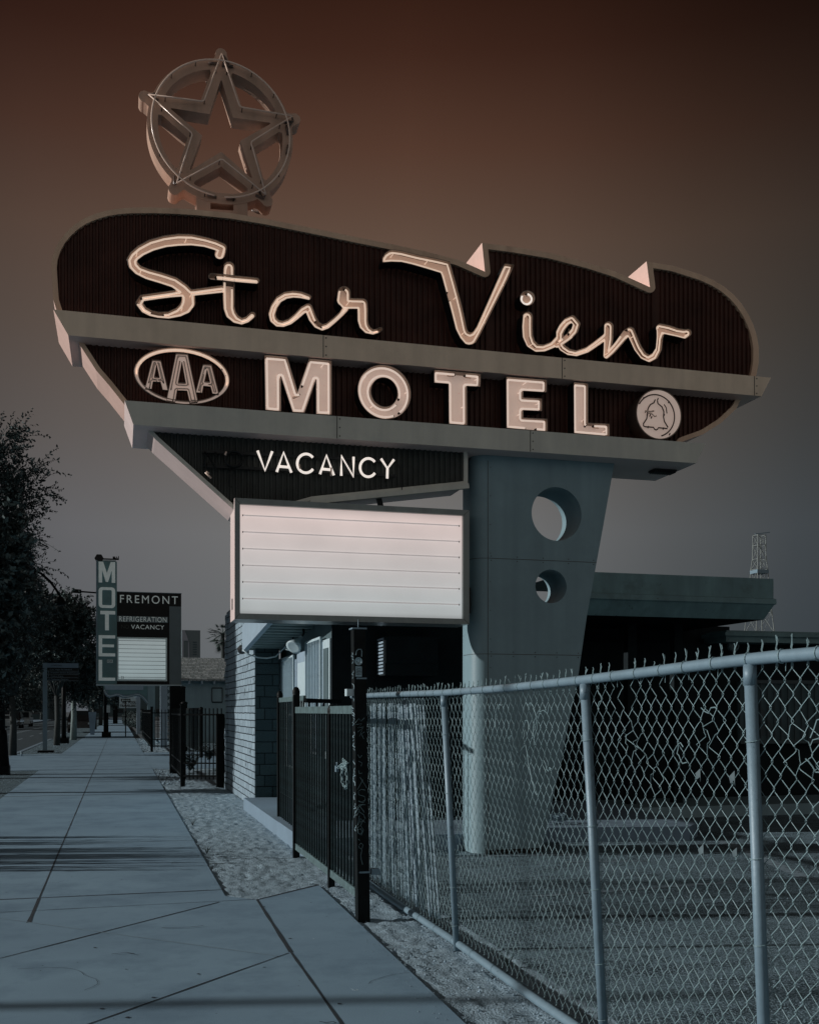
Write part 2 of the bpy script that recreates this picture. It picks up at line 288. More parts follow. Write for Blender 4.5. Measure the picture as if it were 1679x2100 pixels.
def contours(g, level):
    gx, gy, D = g; A = D-level; A = np.where(np.abs(A) < 1e-6, 1e-6, A); s = A > 0
    segs = {}
    cells = np.argwhere((s[:-1, :-1] != s[1:, 1:]) | (s[:-1, 1:] != s[1:, :-1]) | (s[:-1, :-1] != s[:-1, 1:]))
    def ep(j, i, e):
        if e == 0: a, b, q = A[j, i], A[j, i+1], ('h', j, i)
        elif e == 1: a, b, q = A[j, i+1], A[j+1, i+1], ('v', j, i+1)
        elif e == 2: a, b, q = A[j+1, i], A[j+1, i+1], ('h', j+1, i)
        else: a, b, q = A[j, i], A[j+1, i], ('v', j, i)
        return q, a/(a-b)
    pos = {}; adj = {}
    for j, i in cells:
        c = [s[j, i], s[j, i+1], s[j+1, i+1], s[j+1, i]]
        es = [e for e, (a, b) in enumerate([(0, 1), (1, 2), (2, 3), (3, 0)]) if c[a] != c[b]]
        if len(es) == 2: prs = [(es[0], es[1])]
        elif len(es) == 4: prs = [(0, 3), (1, 2)] if (c[0] != (A[j:j+2, i:i+2].mean() > 0)) else [(0, 1), (2, 3)]
        else: continue
        for a, b in prs:
            ks = []
            for e in (a, b):
                q, t = ep(j, i, e)
                if q not in pos:
                    if q[0] == 'h': pos[q] = (gx[q[2]]+t*(gx[1]-gx[0]), gy[q[1]])
                    else: pos[q] = (gx[q[2]], gy[q[1]]+t*(gy[1]-gy[0]))
                ks.append(q)
            adj.setdefault(ks[0], []).append(ks[1]); adj.setdefault(ks[1], []).append(ks[0])
    loops = []; seen = set()
    for k in adj:
        if k in seen: continue
        lp = [k]; seen.add(k); cur = k
        while True:
            nx = [q for q in adj[cur] if q not in seen]
            if not nx: break
            cur = nx[0]; seen.add(cur); lp.append(cur)
        if len(lp) > 12: loops.append([pos[q] for q in lp])
    return loops
def thin(loop, k=2):
    l = loop[::k] if len(loop) > 30 else loop
    return l
def simplify(loop, eps=.12):
    # drop points lying within eps of the chord through their neighbours (closed loop)
    out = list(loop); ch = True
    while ch and len(out) > 8:
        ch = False; res = []; i = 0; n = len(out); skip = False
        for i in range(n):
            if skip: skip = False; res.append(out[i]); continue
            a = res[-1] if res else out[-1]; b = out[i]; c = out[(i+1) % n]
            L = math.hypot(c[0]-a[0], c[1]-a[1])
            d = abs((c[0]-a[0])*(a[1]-b[1])-(a[0]-b[0])*(c[1]-a[1]))/L if L > 1e-9 else 9
            if d < eps and L < 14: ch = True; skip = True
            else: res.append(b)
        out = res
    return out
def area(l): return .5*sum(l[i-1][0]*l[i][1]-l[i][0]*l[i-1][1] for i in range(len(l)))
def inside(pt, l):
    x, y = pt; c = False
    for i in range(len(l)):
        (ax, ay), (bx, by) = l[i-1], l[i]
        if (ay > y) != (by > y) and x < (y-ay)*(bx-ax)/(by-ay)+ax: c = not c
    return c
def nest(loops):                                 # [(outer, [holes])]
    outs = []
    for l in loops:
        dep = sum(inside(l[0], m) for m in loops if m is not l)
        if dep % 2 == 0: outs.append((l, [m for m in loops if m is not l and inside(m[0], l) and sum(inside(m[0], q) for q in loops if q is not m) == dep+1]))
    return outs
def Z(org, sc, pts):                             # zoom-crop coordinates -> photo px
    return [(org[0]+p[0]/sc, org[1]+p[1]/sc)+tuple(q/sc for q in p[2:]) for p in pts]
def text_part(s, name, x0, x1, z0, z1, Y, m, parent, depth=.01, bold=0, bend=0, space=1):
    cu = bpy.data.curves.new('t', 'FONT'); cu.body = s; cu.extrude = .5; cu.offset = bold; cu.space_character = space
    to = bpy.data.objects.new('t', cu); COL.objects.link(to); dg = bpy.context.evaluated_depsgraph_get()
    me = bpy.data.meshes.new_from_object(to.evaluated_get(dg)); bpy.data.objects.remove(to)
    v = np.array([tuple(q.co) for q in me.vertices]); lo = v.min(0); hi = v.max(0)
    for q in me.vertices:
        a = (q.co.x-lo[0])/(hi[0]-lo[0]); b = (q.co.y-lo[1])/(hi[1]-lo[1]); c = (q.co.z-lo[2])/(hi[2]-lo[2])
        za = z0(a) if callable(z0) else z0; zb = z1(a) if callable(z1) else z1
        q.co = (x0+a*(x1-x0), Y-depth*c, za+b*(zb-za))
    me.name = name; me.materials.clear(); me.materials.append(m)
    return link(name, me, parent)
# ================================================================== THE MOTEL SIGN ON ITS PYLON
YB0, YB1 = 11.20, 12.20        # beams
YP0, YP1 = 11.40, 12.05        # cabinets between the beams
YC = YP0+.045                  # corrugated faces
sign = thing('motel_sign', 'big dark oval motel sign with script letters and star on a tapered pylon', 'sign', (4.3, 11.75, 0))
def P3(loop, Y): return [S(p[0], p[1], Y) for p in loop]
def cabinet(name, outline, rim_px, rim_mat, side_mat, face_mat, pitch=.062):
    mb = MB(); a = P3(outline, YP0); mb.wall(a, (0, YP1-YP0, 0), 1)
    mb.fill([P3(outline, YP1)], 1)
    g = sdf(polys=[(outline, [])], step=1.5); inn = max(contours(g, rim_px), key=lambda l: abs(area(l))); inn = simplify(inn, .35)
    b = P3(inn, YP0); mb.fill([a, b], 0); mb.wall(b, (0, .05, 0), 0)
    cab = mb.build(name, [rim_mat, side_mat], sign)
    fb = MB(); c = P3(inn, YC+.004); fb.fill([c])
    xs = [p.x for p in c]; x = min(xs)+.03; n = len(c)
    rng = random.Random(5)
    while x < max(xs)-.03:                       # ribs of the corrugated sheet
        w = .017; cross = []
        for xx in (x-w, x+w):
            zz = []
            for i in range(n):
                p, q = c[i-1], c[i]
                if (p.x > xx) != (q.x > xx): zz.append(p.z+(xx-p.x)/(q.x-p.x)*(q.z-p.z))
            cross.append(sorted(zz))
        if len(cross[0]) == len(cross[1]) and len(cross[0]) >= 2:
            for k in range(0, len(cross[0])-1, 2):
                l0, l1 = cross[0][k]+.004, cross[0][k+1]-.004; r0, r1 = cross[1][k]+.004, cross[1][k+1]-.004
                t0 = (l0+r0)/2; t1 = (l1+r1)/2; ym = YC-.022+rng.uniform(-.003, .003)
                vs = [(x-w, YC+.003, l0), (x-w*.45, ym, t0), (x+w*.45, ym, t0), (x+w, YC+.003, r0), (x-w, YC+.003, l1), (x-w*.45, ym, t1), (x+w*.45, ym, t1), (x+w, YC+.003, r1)]
                fb.add(vs, [(0, 1, 5, 4), (1, 2, 6, 5), (2, 3, 7, 6), (0, 3, 2, 1), (4, 5, 6, 7)])
        x += pitch
    fb.build('corrugated_face', face_mat, cab)
    return cab
up = [(125, 664), (110, 615), (107, 571), (105.5, 548), (108, 528), (115, 508), (124, 492), (136, 477), (153, 461), (173, 448), (196, 438.5), (219, 431.7), (242, 428), (266, 426), (312, 425.6), (359, 427), (405, 430), (475, 437), (544.6, 448.5), (637.5, 467), (730, 486), (800, 500), (870, 515), (940, 533), (994, 557),
      (988, 498), (1048, 505.5), (1127, 518.6), (1205.5, 539), (1262, 557), (1332, 589), (1325, 536), (1378, 544.5), (1436, 563), (1462, 574.5), (1483, 587), (1503, 603.5), (1520, 623), (1533, 643), (1543.5, 665), (1551, 688), (1555, 712.5), (1555, 742), (1551, 765), (1541, 800)]
cabinet('oval_cabinet', up, 11.2, M_TAUPE, M_PINK, M_RUST)
mid = [(158, 698), (178, 729), (198, 760), (224, 790), (262, 838), (1385, 922), (1397, 906), (1441, 890.5), (1478, 867), (1509, 838), (1528, 800), (1528, 780), (160, 670)]
cabinet('middle_cabinet', mid, 9.5, M_TAUPE, M_PINK, M_RUST)
low = [(290, 868), (318, 900), (480, 1046), (520, 1060), (640, 1026), (959, 994), (959, 905)]
cabinet('lower_cabinet', low, 8, M_BEAM2, M_MAUVE, M_DARKCOR)
# slim edge strip along the slanting foot of the lower cabinet
mb = MB(); mb.bar(S(636, 1030, YP0-.03), S(960, 997, YP0-.03), .06, .055); mb.build('edge_strip', M_BEAM2, sign)
def beam(name, pts, m, side, seams):
    mb = MB(); a = P3(pts, YB0); mb.fill([a], 0); mb.fill([[p+Vector((0, YB1-YB0, 0)) for p in a]], 0); mb.wall(a, (0, YB1-YB0, 0), 1)
    for px, in seams:
        t = S(px, 0, YB0); i0 = a[0]; i1 = a[1]; j0 = a[3]; j1 = a[2]
        f = (t.x-i0.x)/(i1.x-i0.x); zt = i0.z+f*(i1.z-i0.z); f = (t.x-j0.x)/(j1.x-j0.x); zb = j0.z+f*(j1.z-j0.z)
        mb.box((t.x-.004, YB0-.003, zb+.002), (t.x+.004, YB0+.01, zt-.002), 2)
        for k in range(3): mb.lathe([(.008, -.006), (.006, .004)], (t.x+.03, YB0, zb+(zt-zb)*(.12+.38*k)), 'Y', 6, 2)
    return mb.build(name, [m, side, M_SEAM], sign)
beam('upper_beam', [(110, 634.5), (1580, 774.5), (1561, 812.5), (140.5, 687.5)], M_BEAM, M_PINK, [(663,), (1152,), (1546,)])
beam('lower_beam', [(256, 821), (1446, 909.5), (1427, 950), (274, 871)], M_BEAM2, M_MAUVE, [(691,), (1087,)])
mb = MB(); c = S(1350, 968, 11.75); z0 = S(1427, 950, YB0).z-.004
mb.box((c.x-.16, 11.55, z0-.02), (c.x+.14, 11.72, z0)); 
for k in range(9): mb.box((c.x-.15+.033*k, 11.56, z0-.035), (c.x-.135+.033*k, 11.71, z0-.02))
mb.build('soffit_vent', M_BLACK, sign)
# ---- channel letters
def clips(mb, loop3, n, yb, rng):
    for k in range(n):
        i = int((k+.5+rng.uniform(-.2, .2))/n*len(loop3)) % len(loop3); p = loop3[i]
        mb.tube([p+Vector((0, -.012, .004)), p+Vector((.008, .004, -.012)), (p.x, yb, p.z-.014)], .0045, 5)
def letter(polys=(), strokes=(), ell=None, inset=5.5, rim=.009, tube=.011, face=M_LETTER, neon=M_NEON, yf=11.24, step=.8, levels=None, name='letter', nclip=7, depth=None):
    g = sdf(polys, strokes, step=step); L0 = [simplify(l, .10) for l in contours(g, 0)]
    mb = MB(); yb = YC-.02 if depth is None else yf+depth
    for l in L0:
        a = P3(l, yf); mb.wall(a, (0, yb-yf, 0), 2); mb.tube(a, rim*.38, 5, 1, closed=True)
    fy = yf+(yb-yf)*.62
    for l in contours(g, .5): mb.wall([p+Vector((0, .002, 0)) for p in P3(simplify(l, .1), yf)], (0, fy-yf+.001, 0), 1)
    for o, hs in nest(L0):
        mb.fill([[Vector((p.x, fy, p.z)) for p in P3(l, yf)] for l in [o]+hs], 0)
    lt = mb.build(name, [face, M_RIM, M_BLACK], sign)  # black outer walls carry the dark shadow round each letter
    nb = MB(); rng = random.Random(len(L0)+int(L0[0][0][0])); loops = []
    for lv in (levels or [inset]):
        loops += [simplify(l, .12) for l in contours(g, lv) if len(l) > 24]
    for l in loops:
        a = P3(l, yf); a = [Vector((p.x, yf+(.03 if depth is None else .010), p.z)) for p in a]
        # a glass tube never closes on itself: leave a gap with electrode ends
        k = rng.randrange(len(a)); a = a[k:]+a[:k]; per = sum((a[i]-a[i-1]).length for i in range(1, len(a)))
        cut = 0
        while len(a) > 6 and cut < .05: cut += (a[-1]-a[-2]).length; a.pop()
        nb.tube(a, tube, 6, 0)
        clips(nb, a, max(2, int(per/.42)), fy, rng)
        for e, e2 in ((a[0], a[min(3, len(a)-1)]), (a[-1], a[max(0, len(a)-4)])):
            d = (e-e2).normalized() if (e-e2).length > 0 else Vector((1, 0, 0)); nb.tube([e+Vector((0, 0, 0)), e+d*.012+Vector((0, .03, 0))], tube*.9, 6, 1)
            nb.tube([e+Vector((0, .03, -.004)), e-d*.07+Vector((0, .035, -.004))], tube*1.15, 6, 2)
    if loops: nb.build('neon_tube', [neon, M_CLIP, M_GLASS], lt)
    return lt
O = (250, 470); K = 5.597
letter(strokes=[Z(O, K, [(1125, 285, 60), (1150, 215, 54), (1070, 182, 57), (955, 148, 57), (800, 123, 64), (650, 124, 68), (500, 142, 66), (345, 185, 66), (225, 245, 62), (150, 305, 58), (120, 350, 55), (133, 410, 55), (190, 470, 54), (300, 518, 60), (455, 562, 62), (600, 610, 62), (700, 680, 62), (765, 760, 74), (765, 840, 80), (730, 900, 72), (660, 950, 55), (540, 988, 40), (420, 985, 34), (330, 965, 34), (255, 925, 36), (200, 850, 38), (235, 792, 38), (400, 768, 37), (550, 748, 38), (660, 735, 42), (830, 727, 38), (1000, 706, 40), (1150, 688, 42)]),
                Z(O, K, [(1230, 435, 62), (1225, 600, 67), (1227, 800, 66), (1229, 900, 63), (1250, 970, 60), (1305, 1030, 48), (1375, 1058, 38), (1440, 1038, 35), (1500, 985, 36)])], inset=4.4)
letter(strokes=[Z(O, K, [(1033, 543, 36), (1150, 552, 35), (1300, 570, 36), (1545, 592, 35)])], inset=4.6, name='letter_crossbar', yf=11.215)
O = (540, 560); K = 6.458
letter(strokes=[Z(O, K, [(600, 320, 36), (500, 290, 44), (400, 280, 46), (300, 294, 47), (205, 350, 46), (145, 440, 46), (115, 540, 46), (132, 615, 46), (190, 668, 44), (265, 675, 40), (355, 642, 40), (450, 565, 42), (530, 488, 48), (595, 458, 54), (650, 600, 52), (710, 685, 46), (780, 722, 41), (850, 700, 38), (950, 620, 34), (1040, 535, 34), (1090, 470, 42)]),
                Z(O, K, [(1068, 260, 84), (1062, 350, 90), (1090, 400, 74), (1180, 405, 70), (1310, 405, 68), (1315, 500, 69), (1315, 620, 68), (1330, 690, 62), (1375, 750, 50), (1450, 783, 33), (1510, 768, 29), (1550, 745, 27)])], inset=4.1)
O = (770, 500); K = 5.597
letter(polys=[([(q[0], q[1]) for q in Z(O, K, [(78, 215), (80, 160), (110, 110), (160, 75), (200, 68), (300, 80), (500, 130), (700, 170), (850, 205), (905, 400), (960, 600), (1005, 780), (1030, 900), (1045, 975), (1062, 1008), (1090, 1020), (1120, 1008), (1160, 950), (1415, 375), (1480, 228), (1588, 240), (1520, 400), (1400, 640), (1300, 840), (1200, 1040), (1150, 1130), (1110, 1155), (1070, 1160), (1030, 1150), (970, 1080), (920, 980), (870, 780), (800, 520), (760, 370), (745, 335), (600, 290), (430, 240), (300, 210), (180, 205)])], [])], inset=4.3)
O = (1050, 580); K = 4.418
letter(strokes=[Z(O, K, [(137, 138, 67), (138, 139, 67)])], inset=4.8, name='letter_dot', neon=M_NEONW)
letter(strokes=[Z(O, K, [(140, 306, 44), (136, 400, 47), (140, 480, 46), (166, 548, 42), (220, 592, 34), (290, 592, 31), (370, 560, 30), (430, 500, 33), (430, 450, 34), (455, 400, 34), (495, 350, 33), (545, 326, 31), (583, 372, 32), (565, 430, 32), (510, 490, 31), (450, 532, 30), (405, 560, 30)]),
                Z(O, K, [(425, 540, 32), (455, 590, 31), (510, 627, 29), (580, 640, 26), (680, 607, 26), (760, 552, 27), (830, 500, 29), (880, 455, 30)]),
                Z(O, K, [(873, 393, 42), (871, 500, 42), (862, 600, 36), (853, 658, 30), (900, 618, 30), (960, 550, 31), (1030, 460, 36), (1068, 440, 41), (1098, 505, 37), (1135, 590, 36), (1185, 660, 33), (1240, 688, 31), (1290, 662, 31), (1325, 600, 28), (1334, 500, 28), (1345, 435, 40)]),
                Z(O, K, [(1342, 412, 42), (1420, 430, 43), (1500, 452, 38), (1560, 464, 42), (1588, 452, 34)])], inset=3.5)
O = (530, 715); K = 5.088
pl = lambda o, k, p: [(o[0]+x/k, o[1]+y/k) for x, y in p]
letter(polys=[(pl(O, K, [(63, 65), (300, 85), (410, 450), (530, 103), (763, 125), (765, 690), (602, 682), (602, 320), (482, 668), (357, 662), (235, 290), (237, 655), (73, 640)]), [])], inset=5.2, face=M_LETTER2, neon=M_NEON2, tube=.012)
el = lambda cx, cy, rx, ry, sh=.088, n=72: [(cx+rx*math.cos(t), cy+ry*math.sin(t)+sh*rx*math.cos(t)) for t in [2*math.pi*i/n for i in range(n)]]
letter(polys=[(el(O[0]+1312/K, O[1]+452/K, 277/K, 282/K), [el(O[0]+1312/K, O[1]+454/K, 139/K, 152/K)])], inset=5.2, face=M_LETTER2, neon=M_NEON2, tube=.012)
O = (880, 740); K = 4.418
letter(polys=[(pl(O, K, [(45, 80), (465, 118), (462, 235), (340, 228), (342, 583), (178, 570), (175, 208), (45, 198)]), [])], inset=4.6, face=M_LETTER2, neon=M_NEON2, tube=.012)
letter(polys=[(pl(O, K, [(697, 143), (1063, 172), (1062, 285), (850, 272), (850, 333), (1020, 343), (1020, 455), (850, 447), (850, 515), (1068, 527), (1070, 640), (700, 608)]), [])], inset=4.4, face=M_LETTER2, neon=M_NEON2, tube=.012)
letter(polys=[(pl(O, K, [(1307, 193), (1437, 205), (1437, 563), (1630, 572), (1632, 683), (1310, 655)]), [])], inset=4.4, face=M_LETTER2, neon=M_NEON2, tube=.012)
# oval badge with three letters
O = (260, 700); K = 7.3
letter(polys=[(el(O[0]+828/K, O[1]+516/K, 711/K, 420/K, .09), [el(O[0]+826/K, O[1]+528/K, 650/K, 362/K, .09)])], inset=3.7, face=M_LETTER2, neon=M_NEON, tube=.0075, name='badge_ring', yf=11.27, depth=.05)
for p, h in (([(740, 180), (915, 188), (1068, 905), (945, 918), (905, 740), (755, 735), (728, 908), (598, 885)], [(828, 310), (885, 625), (770, 618)]),
             ([(385, 278), (512, 285), (622, 735), (540, 725), (510, 610), (395, 603), (375, 715), (276, 703)], [(450, 350), (492, 540), (415, 532)]),
             ([(1145, 343), (1270, 350), (1382, 792), (1285, 785), (1258, 680), (1150, 668), (1130, 772), (1035, 766)], [(1205, 425), (1247, 608), (1165, 600)])):
    letter(polys=[(pl(O, K, p), [pl(O, K, h)])], inset=4.6, face=M_LETTER2, neon=M_GLASS, tube=.007, yf=11.255, step=.5, name='badge_letter', depth=.05)
# round badge with a bell drawn in dark tube
cb = S(1350, 850, 11.2); R = .295; mb = MB()
mb.lathe([(R, 0), (R, .25)], (cb.x, 11.2, cb.z), 'Y', 48, 1); mb.fill([[(cb.x+(R-.002)*math.cos(2*math.pi*k/48), 11.196, cb.z+(R-.002)*math.sin(2*math.pi*k/48)) for k in range(48)]], 0)
ring = [(cb.x+(R-.004)*math.cos(t), 11.198, cb.z+(R-.004)*math.sin(t)) for t in [2*math.pi*k/48 for k in range(48)]]; mb.tube(ring, .008, 5, 1, closed=True)
bd = mb.build('bell_badge', [M_LETTER2, M_RIM], sign)
O = (1290, 780); K = 13.99; mb = MB()
bell = Z(O, K, [(715, 590), (705, 640), (600, 695), (545, 780), (520, 860), (508, 1020), (495, 1100), (400, 1240), (402, 1305), (450, 1330), (690, 1348), (710, 1395), (760, 1425), (808, 1398), (828, 1358), (1080, 1385), (1102, 1345), (1000, 1180), (975, 1050), (985, 900), (930, 760), (815, 665), (800, 585)])
mb.tube([S(x, y, 11.165) for x, y in bell], .0085, 6)
mb.tube([S(x, y, 11.165) for x, y in Z(O, K, [(990, 690), (1050, 780), (1075, 950)])], .007, 6)
mb.tube([S(O[0]+(750+540*math.cos(t))/K, O[1]+(1010+(600)*math.sin(t)+40*math.cos(t))/K, 11.165) for t in [math.radians(a) for a in range(-150, 75, 6)]], .0085, 6)
for q in [(470, 870), (520, 960), (600, 985), (640, 1040), (820, 520), (735, 560), (1000, 980), (545, 1320), (980, 1360), (410, 490), (1135, 600), (1160, 1525)]:
    p = S(O[0]+q[0]/K, O[1]+q[1]/K, 11.16); mb.tube([p, p+Vector((.012, .04, -.008))], .008, 5, 1)
mb.tube([S(O[0]+x/K, O[1]+y/K, 11.155) for x, y in [(450, 880), (600, 900), (700, 880)]], .010, 6, 2); mb.tube([S(O[0]+x/K, O[1]+y/K, 11.155) for x, y in [(520, 940), (640, 960), (720, 1040), (775, 1020)]], .008, 6, 2)
mb.build('neon_tube', [M_NEOND, M_CLIP, M_GLASS], bd)
# ---- VACANCY in bare white tube, an unlit NO before it
YV = YP0-.06; O = (400, 900); K = 3.816
def arc(cx, cy, rx, ry, a0, a1, n=22): return [(cx+rx*math.cos(math.radians(a0+(a1-a0)*i/n)), cy+ry*math.sin(math.radians(a0+(a1-a0)*i/n))) for i in range(n+1)]
VAC = [[[(490, 93), (548, 248), (604, 99)]], [[(640, 258), (693, 105), (754, 264)], [(660, 216), (735, 222)]], [arc(868, 192, 68, 74, -38, -322)], [[(978, 275), (1028, 128), (1086, 285)], [(996, 236), (1070, 243)]],
       [[(1144, 288), (1144, 132), (1240, 296), (1240, 142)]], [arc(1355, 225, 64, 72, -38, -322)], [[(1455, 155), (1505, 232), (1555, 163)], [(1505, 232), (1503, 310)]]]
for L in VAC:
    mb = MB()
    for st in L:
        pts = [S(O[0]+x/K, O[1]+y/K, YV) for x, y in st]; mb.tube(pts, .0145, 8)
        for p in (pts[0], pts[-1], pts[len(pts)//2]): mb.tube([p, (p.x, YC, p.z-.01)], .005, 5, 1)
    mb.build('tube_letter', [M_NEONW, M_CLIP], sign)
for st in [[(75, 208), (75, 102), (162, 216), (162, 104)], arc(305, 156, 70, 60, 0, 340)]:
    mb = MB(); pts = [S(O[0]+x/K, O[1]+y/K, YV) for x, y in st]; mb.tube(pts, .0125, 7); mb.build('unlit_tube_letter', M_BLACK, sign)
for st in [[(95, 190), (88, 240), (80, 255)], [(295, 200), (265, 290), (262, 370), (290, 378)], [(1570, 175), (1600, 215), (1618, 290), (1618, 400), (1625, 440)], [(850, 90), (845, 118)], [(930, 120), (950, 150), (940, 200)]]:
    mb = MB(); mb.tube([S(O[0]+x/K, O[1]+y/K, YV+.02) for x, y in st], .006, 5); mb.build('loose_wire', M_BLACK, sign)
for st in [[(82, 262), (128, 308)], [(88, 258), (112, 270)], [(236, 128), (246, 100)], [(815, 200), (822, 235)], [(1066, 225), (1064, 292)]]:
    mb = MB(); mb.tube([S(O[0]+x/K, O[1]+y/K, YV-.012) for x, y in st], .010, 6); mb.build('electrode_end', M_GLASS, sign)
for y0, y1 in ((98, 178), (212, 290)):
    mb = MB(); mb.bar(S(O[0]+60/K, O[1]+y0/K, YP0-.02), S(O[0]+1565/K, O[1]+y1/K, YP0-.02), .03, .03); mb.build('tube_rail', M_BLACK, sign)
# ---- star in a ring
YS0 = 11.55; sc = S(454, 270.5, YS0); A = 300.0
gx = np.arange(-300, 301, 2.0); X, Y_ = np.meshgrid(gx, gx)
def star_poly(R, r): return [((R if i % 2 == 0 else r)*math.sin(math.pi*i/5), (R if i % 2 == 0 else r)*math.cos(math.pi*i/5)) for i in range(10)]
def polyd(lp):
    ins = np.zeros(X.shape, bool); dist = np.full(X.shape, 1e9)
    for i in range(len(lp)):
        ax, ay = lp[i-1]; bx, by = lp[i]; dx, dy = bx-ax, by-ay; t = np.clip(((X-ax)*dx+(Y_-ay)*dy)/(dx*dx+dy*dy), 0, 1)
        dist = np.minimum(dist, np.hypot(X-ax-t*dx, Y_-ay-t*dy)); c = (ay > Y_) != (by > Y_)
        if dy != 0: ins ^= c & (X < (Y_-ay)*dx/dy+ax)
    return np.where(ins, dist, -dist)
rr = np.hypot(X, Y_); D = np.minimum(.78*A-rr, rr-.668*A)
D = np.maximum(D, np.minimum(np.minimum(polyd(star_poly(.93*A, .375*A)), .80*A-rr), -polyd(star_poly(.58*A, .215*A))))
for k in range(5):
    a = 2*math.pi*k/5; ux, uy = math.sin(a), math.cos(a)
    for i, (r0, w) in enumerate([(.68, .12), (.74, .092), (.80, .07), (.845, .062)]): D = np.maximum(D, w*A-np.hypot(X-ux*r0*A, Y_-uy*r0*A))
D = np.minimum(D, .912*A-rr)
mb = MB(); L0 = [simplify(l, .4) for l in contours((gx, gx, D), 0)]
tostar = lambda l, y: [Vector((sc.x+p[0]/A, y, sc.z+p[1]/A)) for p in l]
for l in L0: mb.wall(tostar(l, YS0), (0, .22, 0))
for o, hs in nest(L0):
    mb.fill([tostar(l, YS0) for l in [o]+hs]); mb.fill([tostar(l, YS0+.22) for l in [o]+hs])
star = mb.build('star', M_STAR, sign)
mb = MB(); fl = S(405, 398, YS0); fr = S(507, 398, YS0); xb = S(454, 440, YS0)
sz = lambda x, y: S(x, y, YS0+.005)
mb2 = MB(); outer = [sz(403, 392), sz(403, 446), sz(509, 455), sz(507, 400)]; hole = [sz(432, 416), sz(432, 429), sz(479, 432), sz(479, 419)]
mb2.fill([outer, hole]); mb2.fill([[p+Vector((0, .2, 0)) for p in l] for l in (outer, hole)]); mb2.wall(outer, (0, .2, 0)); mb2.wall(hole, (0, .2, 0)); mb2.build('star_mount', M_STAR, sign)
mb = MB(); sp = star_poly(.805*A, .325*A)
for side, yy in ((-1, YS0-.07), (1, YS0+.29)):
    p3 = tostar(sp, yy)
    for k in range(5):
        c = p3[2*k-1]; t0 = p3[2*k-2]; t1 = p3[(2*k) % 10]
        mid_ = [t0.lerp(c, .97), c.lerp((t0+t1)/2, .03), c.lerp(t1, .03)]
        mb.tube([t0, *mid_, t1], .0085, 6)
        for q in (t0.lerp(c, .3), c.lerp(t1, .05), c.lerp(t1, .7)): mb.tube([q, (q.x, YS0 if side < 0 else YS0+.22, q.z-.015)], .005, 5, 1)
        for q, d in ((t0, t0-c), (t1, t1-c)):
            d = d.normalized(); mb.tube([q+Vector((0, .02, 0)), q+Vector((d.z*.03, .05, -d.x*.03)), q-d*.09+Vector((d.z*.05, .06, -d.x*.05))], [.006, .008, .014], 6, 2)
    mb.tube(tostar([(.735*A*math.cos(t), .735*A*math.sin(t)) for t in [math.radians(a) for a in range(-88, 268, 4)]], yy), .0095, 6)
    for a in range(-80, 270, 24):
        t = math.radians(a); q = tostar([(.735*A*math.cos(t), .735*A*math.sin(t))], yy)[0]; mb.tube([q, (q.x, YS0 if side < 0 else YS0+.22, q.z-.012)], .005, 5, 1)
    for a in (-98, -82, 84, 97, -8, 9):
        t = math.radians(a); u = Vector((-math.sin(t), 0, math.cos(t))); q = tostar([(.725*A*math.cos(t), .725*A*math.sin(t))], yy+.05)[0]; mb.tube([q-u*.05, q+u*.05], .015, 6, 2)
mb.build('neon_tube', [M_GLASS, M_CLIP, M_NEOND], star)
# ---- marquee cabinet with reader panel
YM = 11.30; TM = .45; mb = MB()
fo = [S(481.5, 1021, YM), S(962, 1046, YM), S(962, 1281, YM), S(481.5, 1269, YM)]; x0, x1 = fo[0].x, fo[1].x; zt = (fo[0].z+fo[1].z)/2; zb = (fo[2].z+fo[3].z)/2
ix0 = S(492.5, 1040, YM).x; ix1 = S(950, 1040, YM).x; it = zt-.062; ib = zb+.062
ro = [Vector(p) for p in ((x0, YM, zt), (x1, YM, zt), (x1, YM, zb), (x0, YM, zb))]; ri = [Vector(p) for p in ((ix0, YM, it), (ix1, YM, it), (ix1, YM, ib), (ix0, YM, ib))]
for i in range(4): j = (i+1) % 4; mb.add([ro[i], ro[j], ri[j], ri[i]], [(0, 1, 2, 3)], 0)
mb.wall(ri, (0, .05, 0), 0)
mb.add([p+Vector((0, TM, 0)) for p in ro], [(0, 1, 2, 3)], 1)
for i in range(4):
    j = (i+1) % 4; mb.add([ro[i], ro[j], ro[j]+Vector((0, TM, 0)), ro[i]+Vector((0, TM, 0))], [(0, 1, 2, 3)], 1 if i != 3 else 2)
for i in range(4):                                                  # mitre lines
    mb.bar(ro[i]+Vector((0, -.001, 0)), ri[i]+Vector((0, -.001, 0)), .004, .004, 3)
marq = mb.build('marquee', [M_FRAME, M_ALU, M_MAUVE, M_SEAM], sign)
M_READ = reader_mat('reader_panel_lit', (.90, .715, .67), (.58, .615, .62), 1.0, ib, it)
mb = MB(); mb.box((ix0, YM+.052, ib), (ix1, YM+.06, it)); mb.build('reader_panel', M_READ, marq)
M_RAILW = mat('glowing_plastic_rail', (.75, .70, .69), .3, .03, emit=(.8, .74, .73), estr=.38)  # emission stands in for panel light coming through the rail
for k in range(6):
    f = (k+.62)/6.55; z = it-(it-ib)*f
    mb = MB(); mb.box((ix0+.03, YM+.036, z-.004), (ix1-.03, YM+.040, z+.004), 0); mb.box((ix0+.03, YM+.040, z-.008), (ix1-.03, YM+.051, z-.005), 0)
    for q in (ix0+.03, ix1-.04): mb.box((q, YM+.034, z-.012), (q+.007, YM+.05, z+.006), 2)
    mb.build('letter_rail', [M_RAILW, M_ALU, M_CLIP], marq)
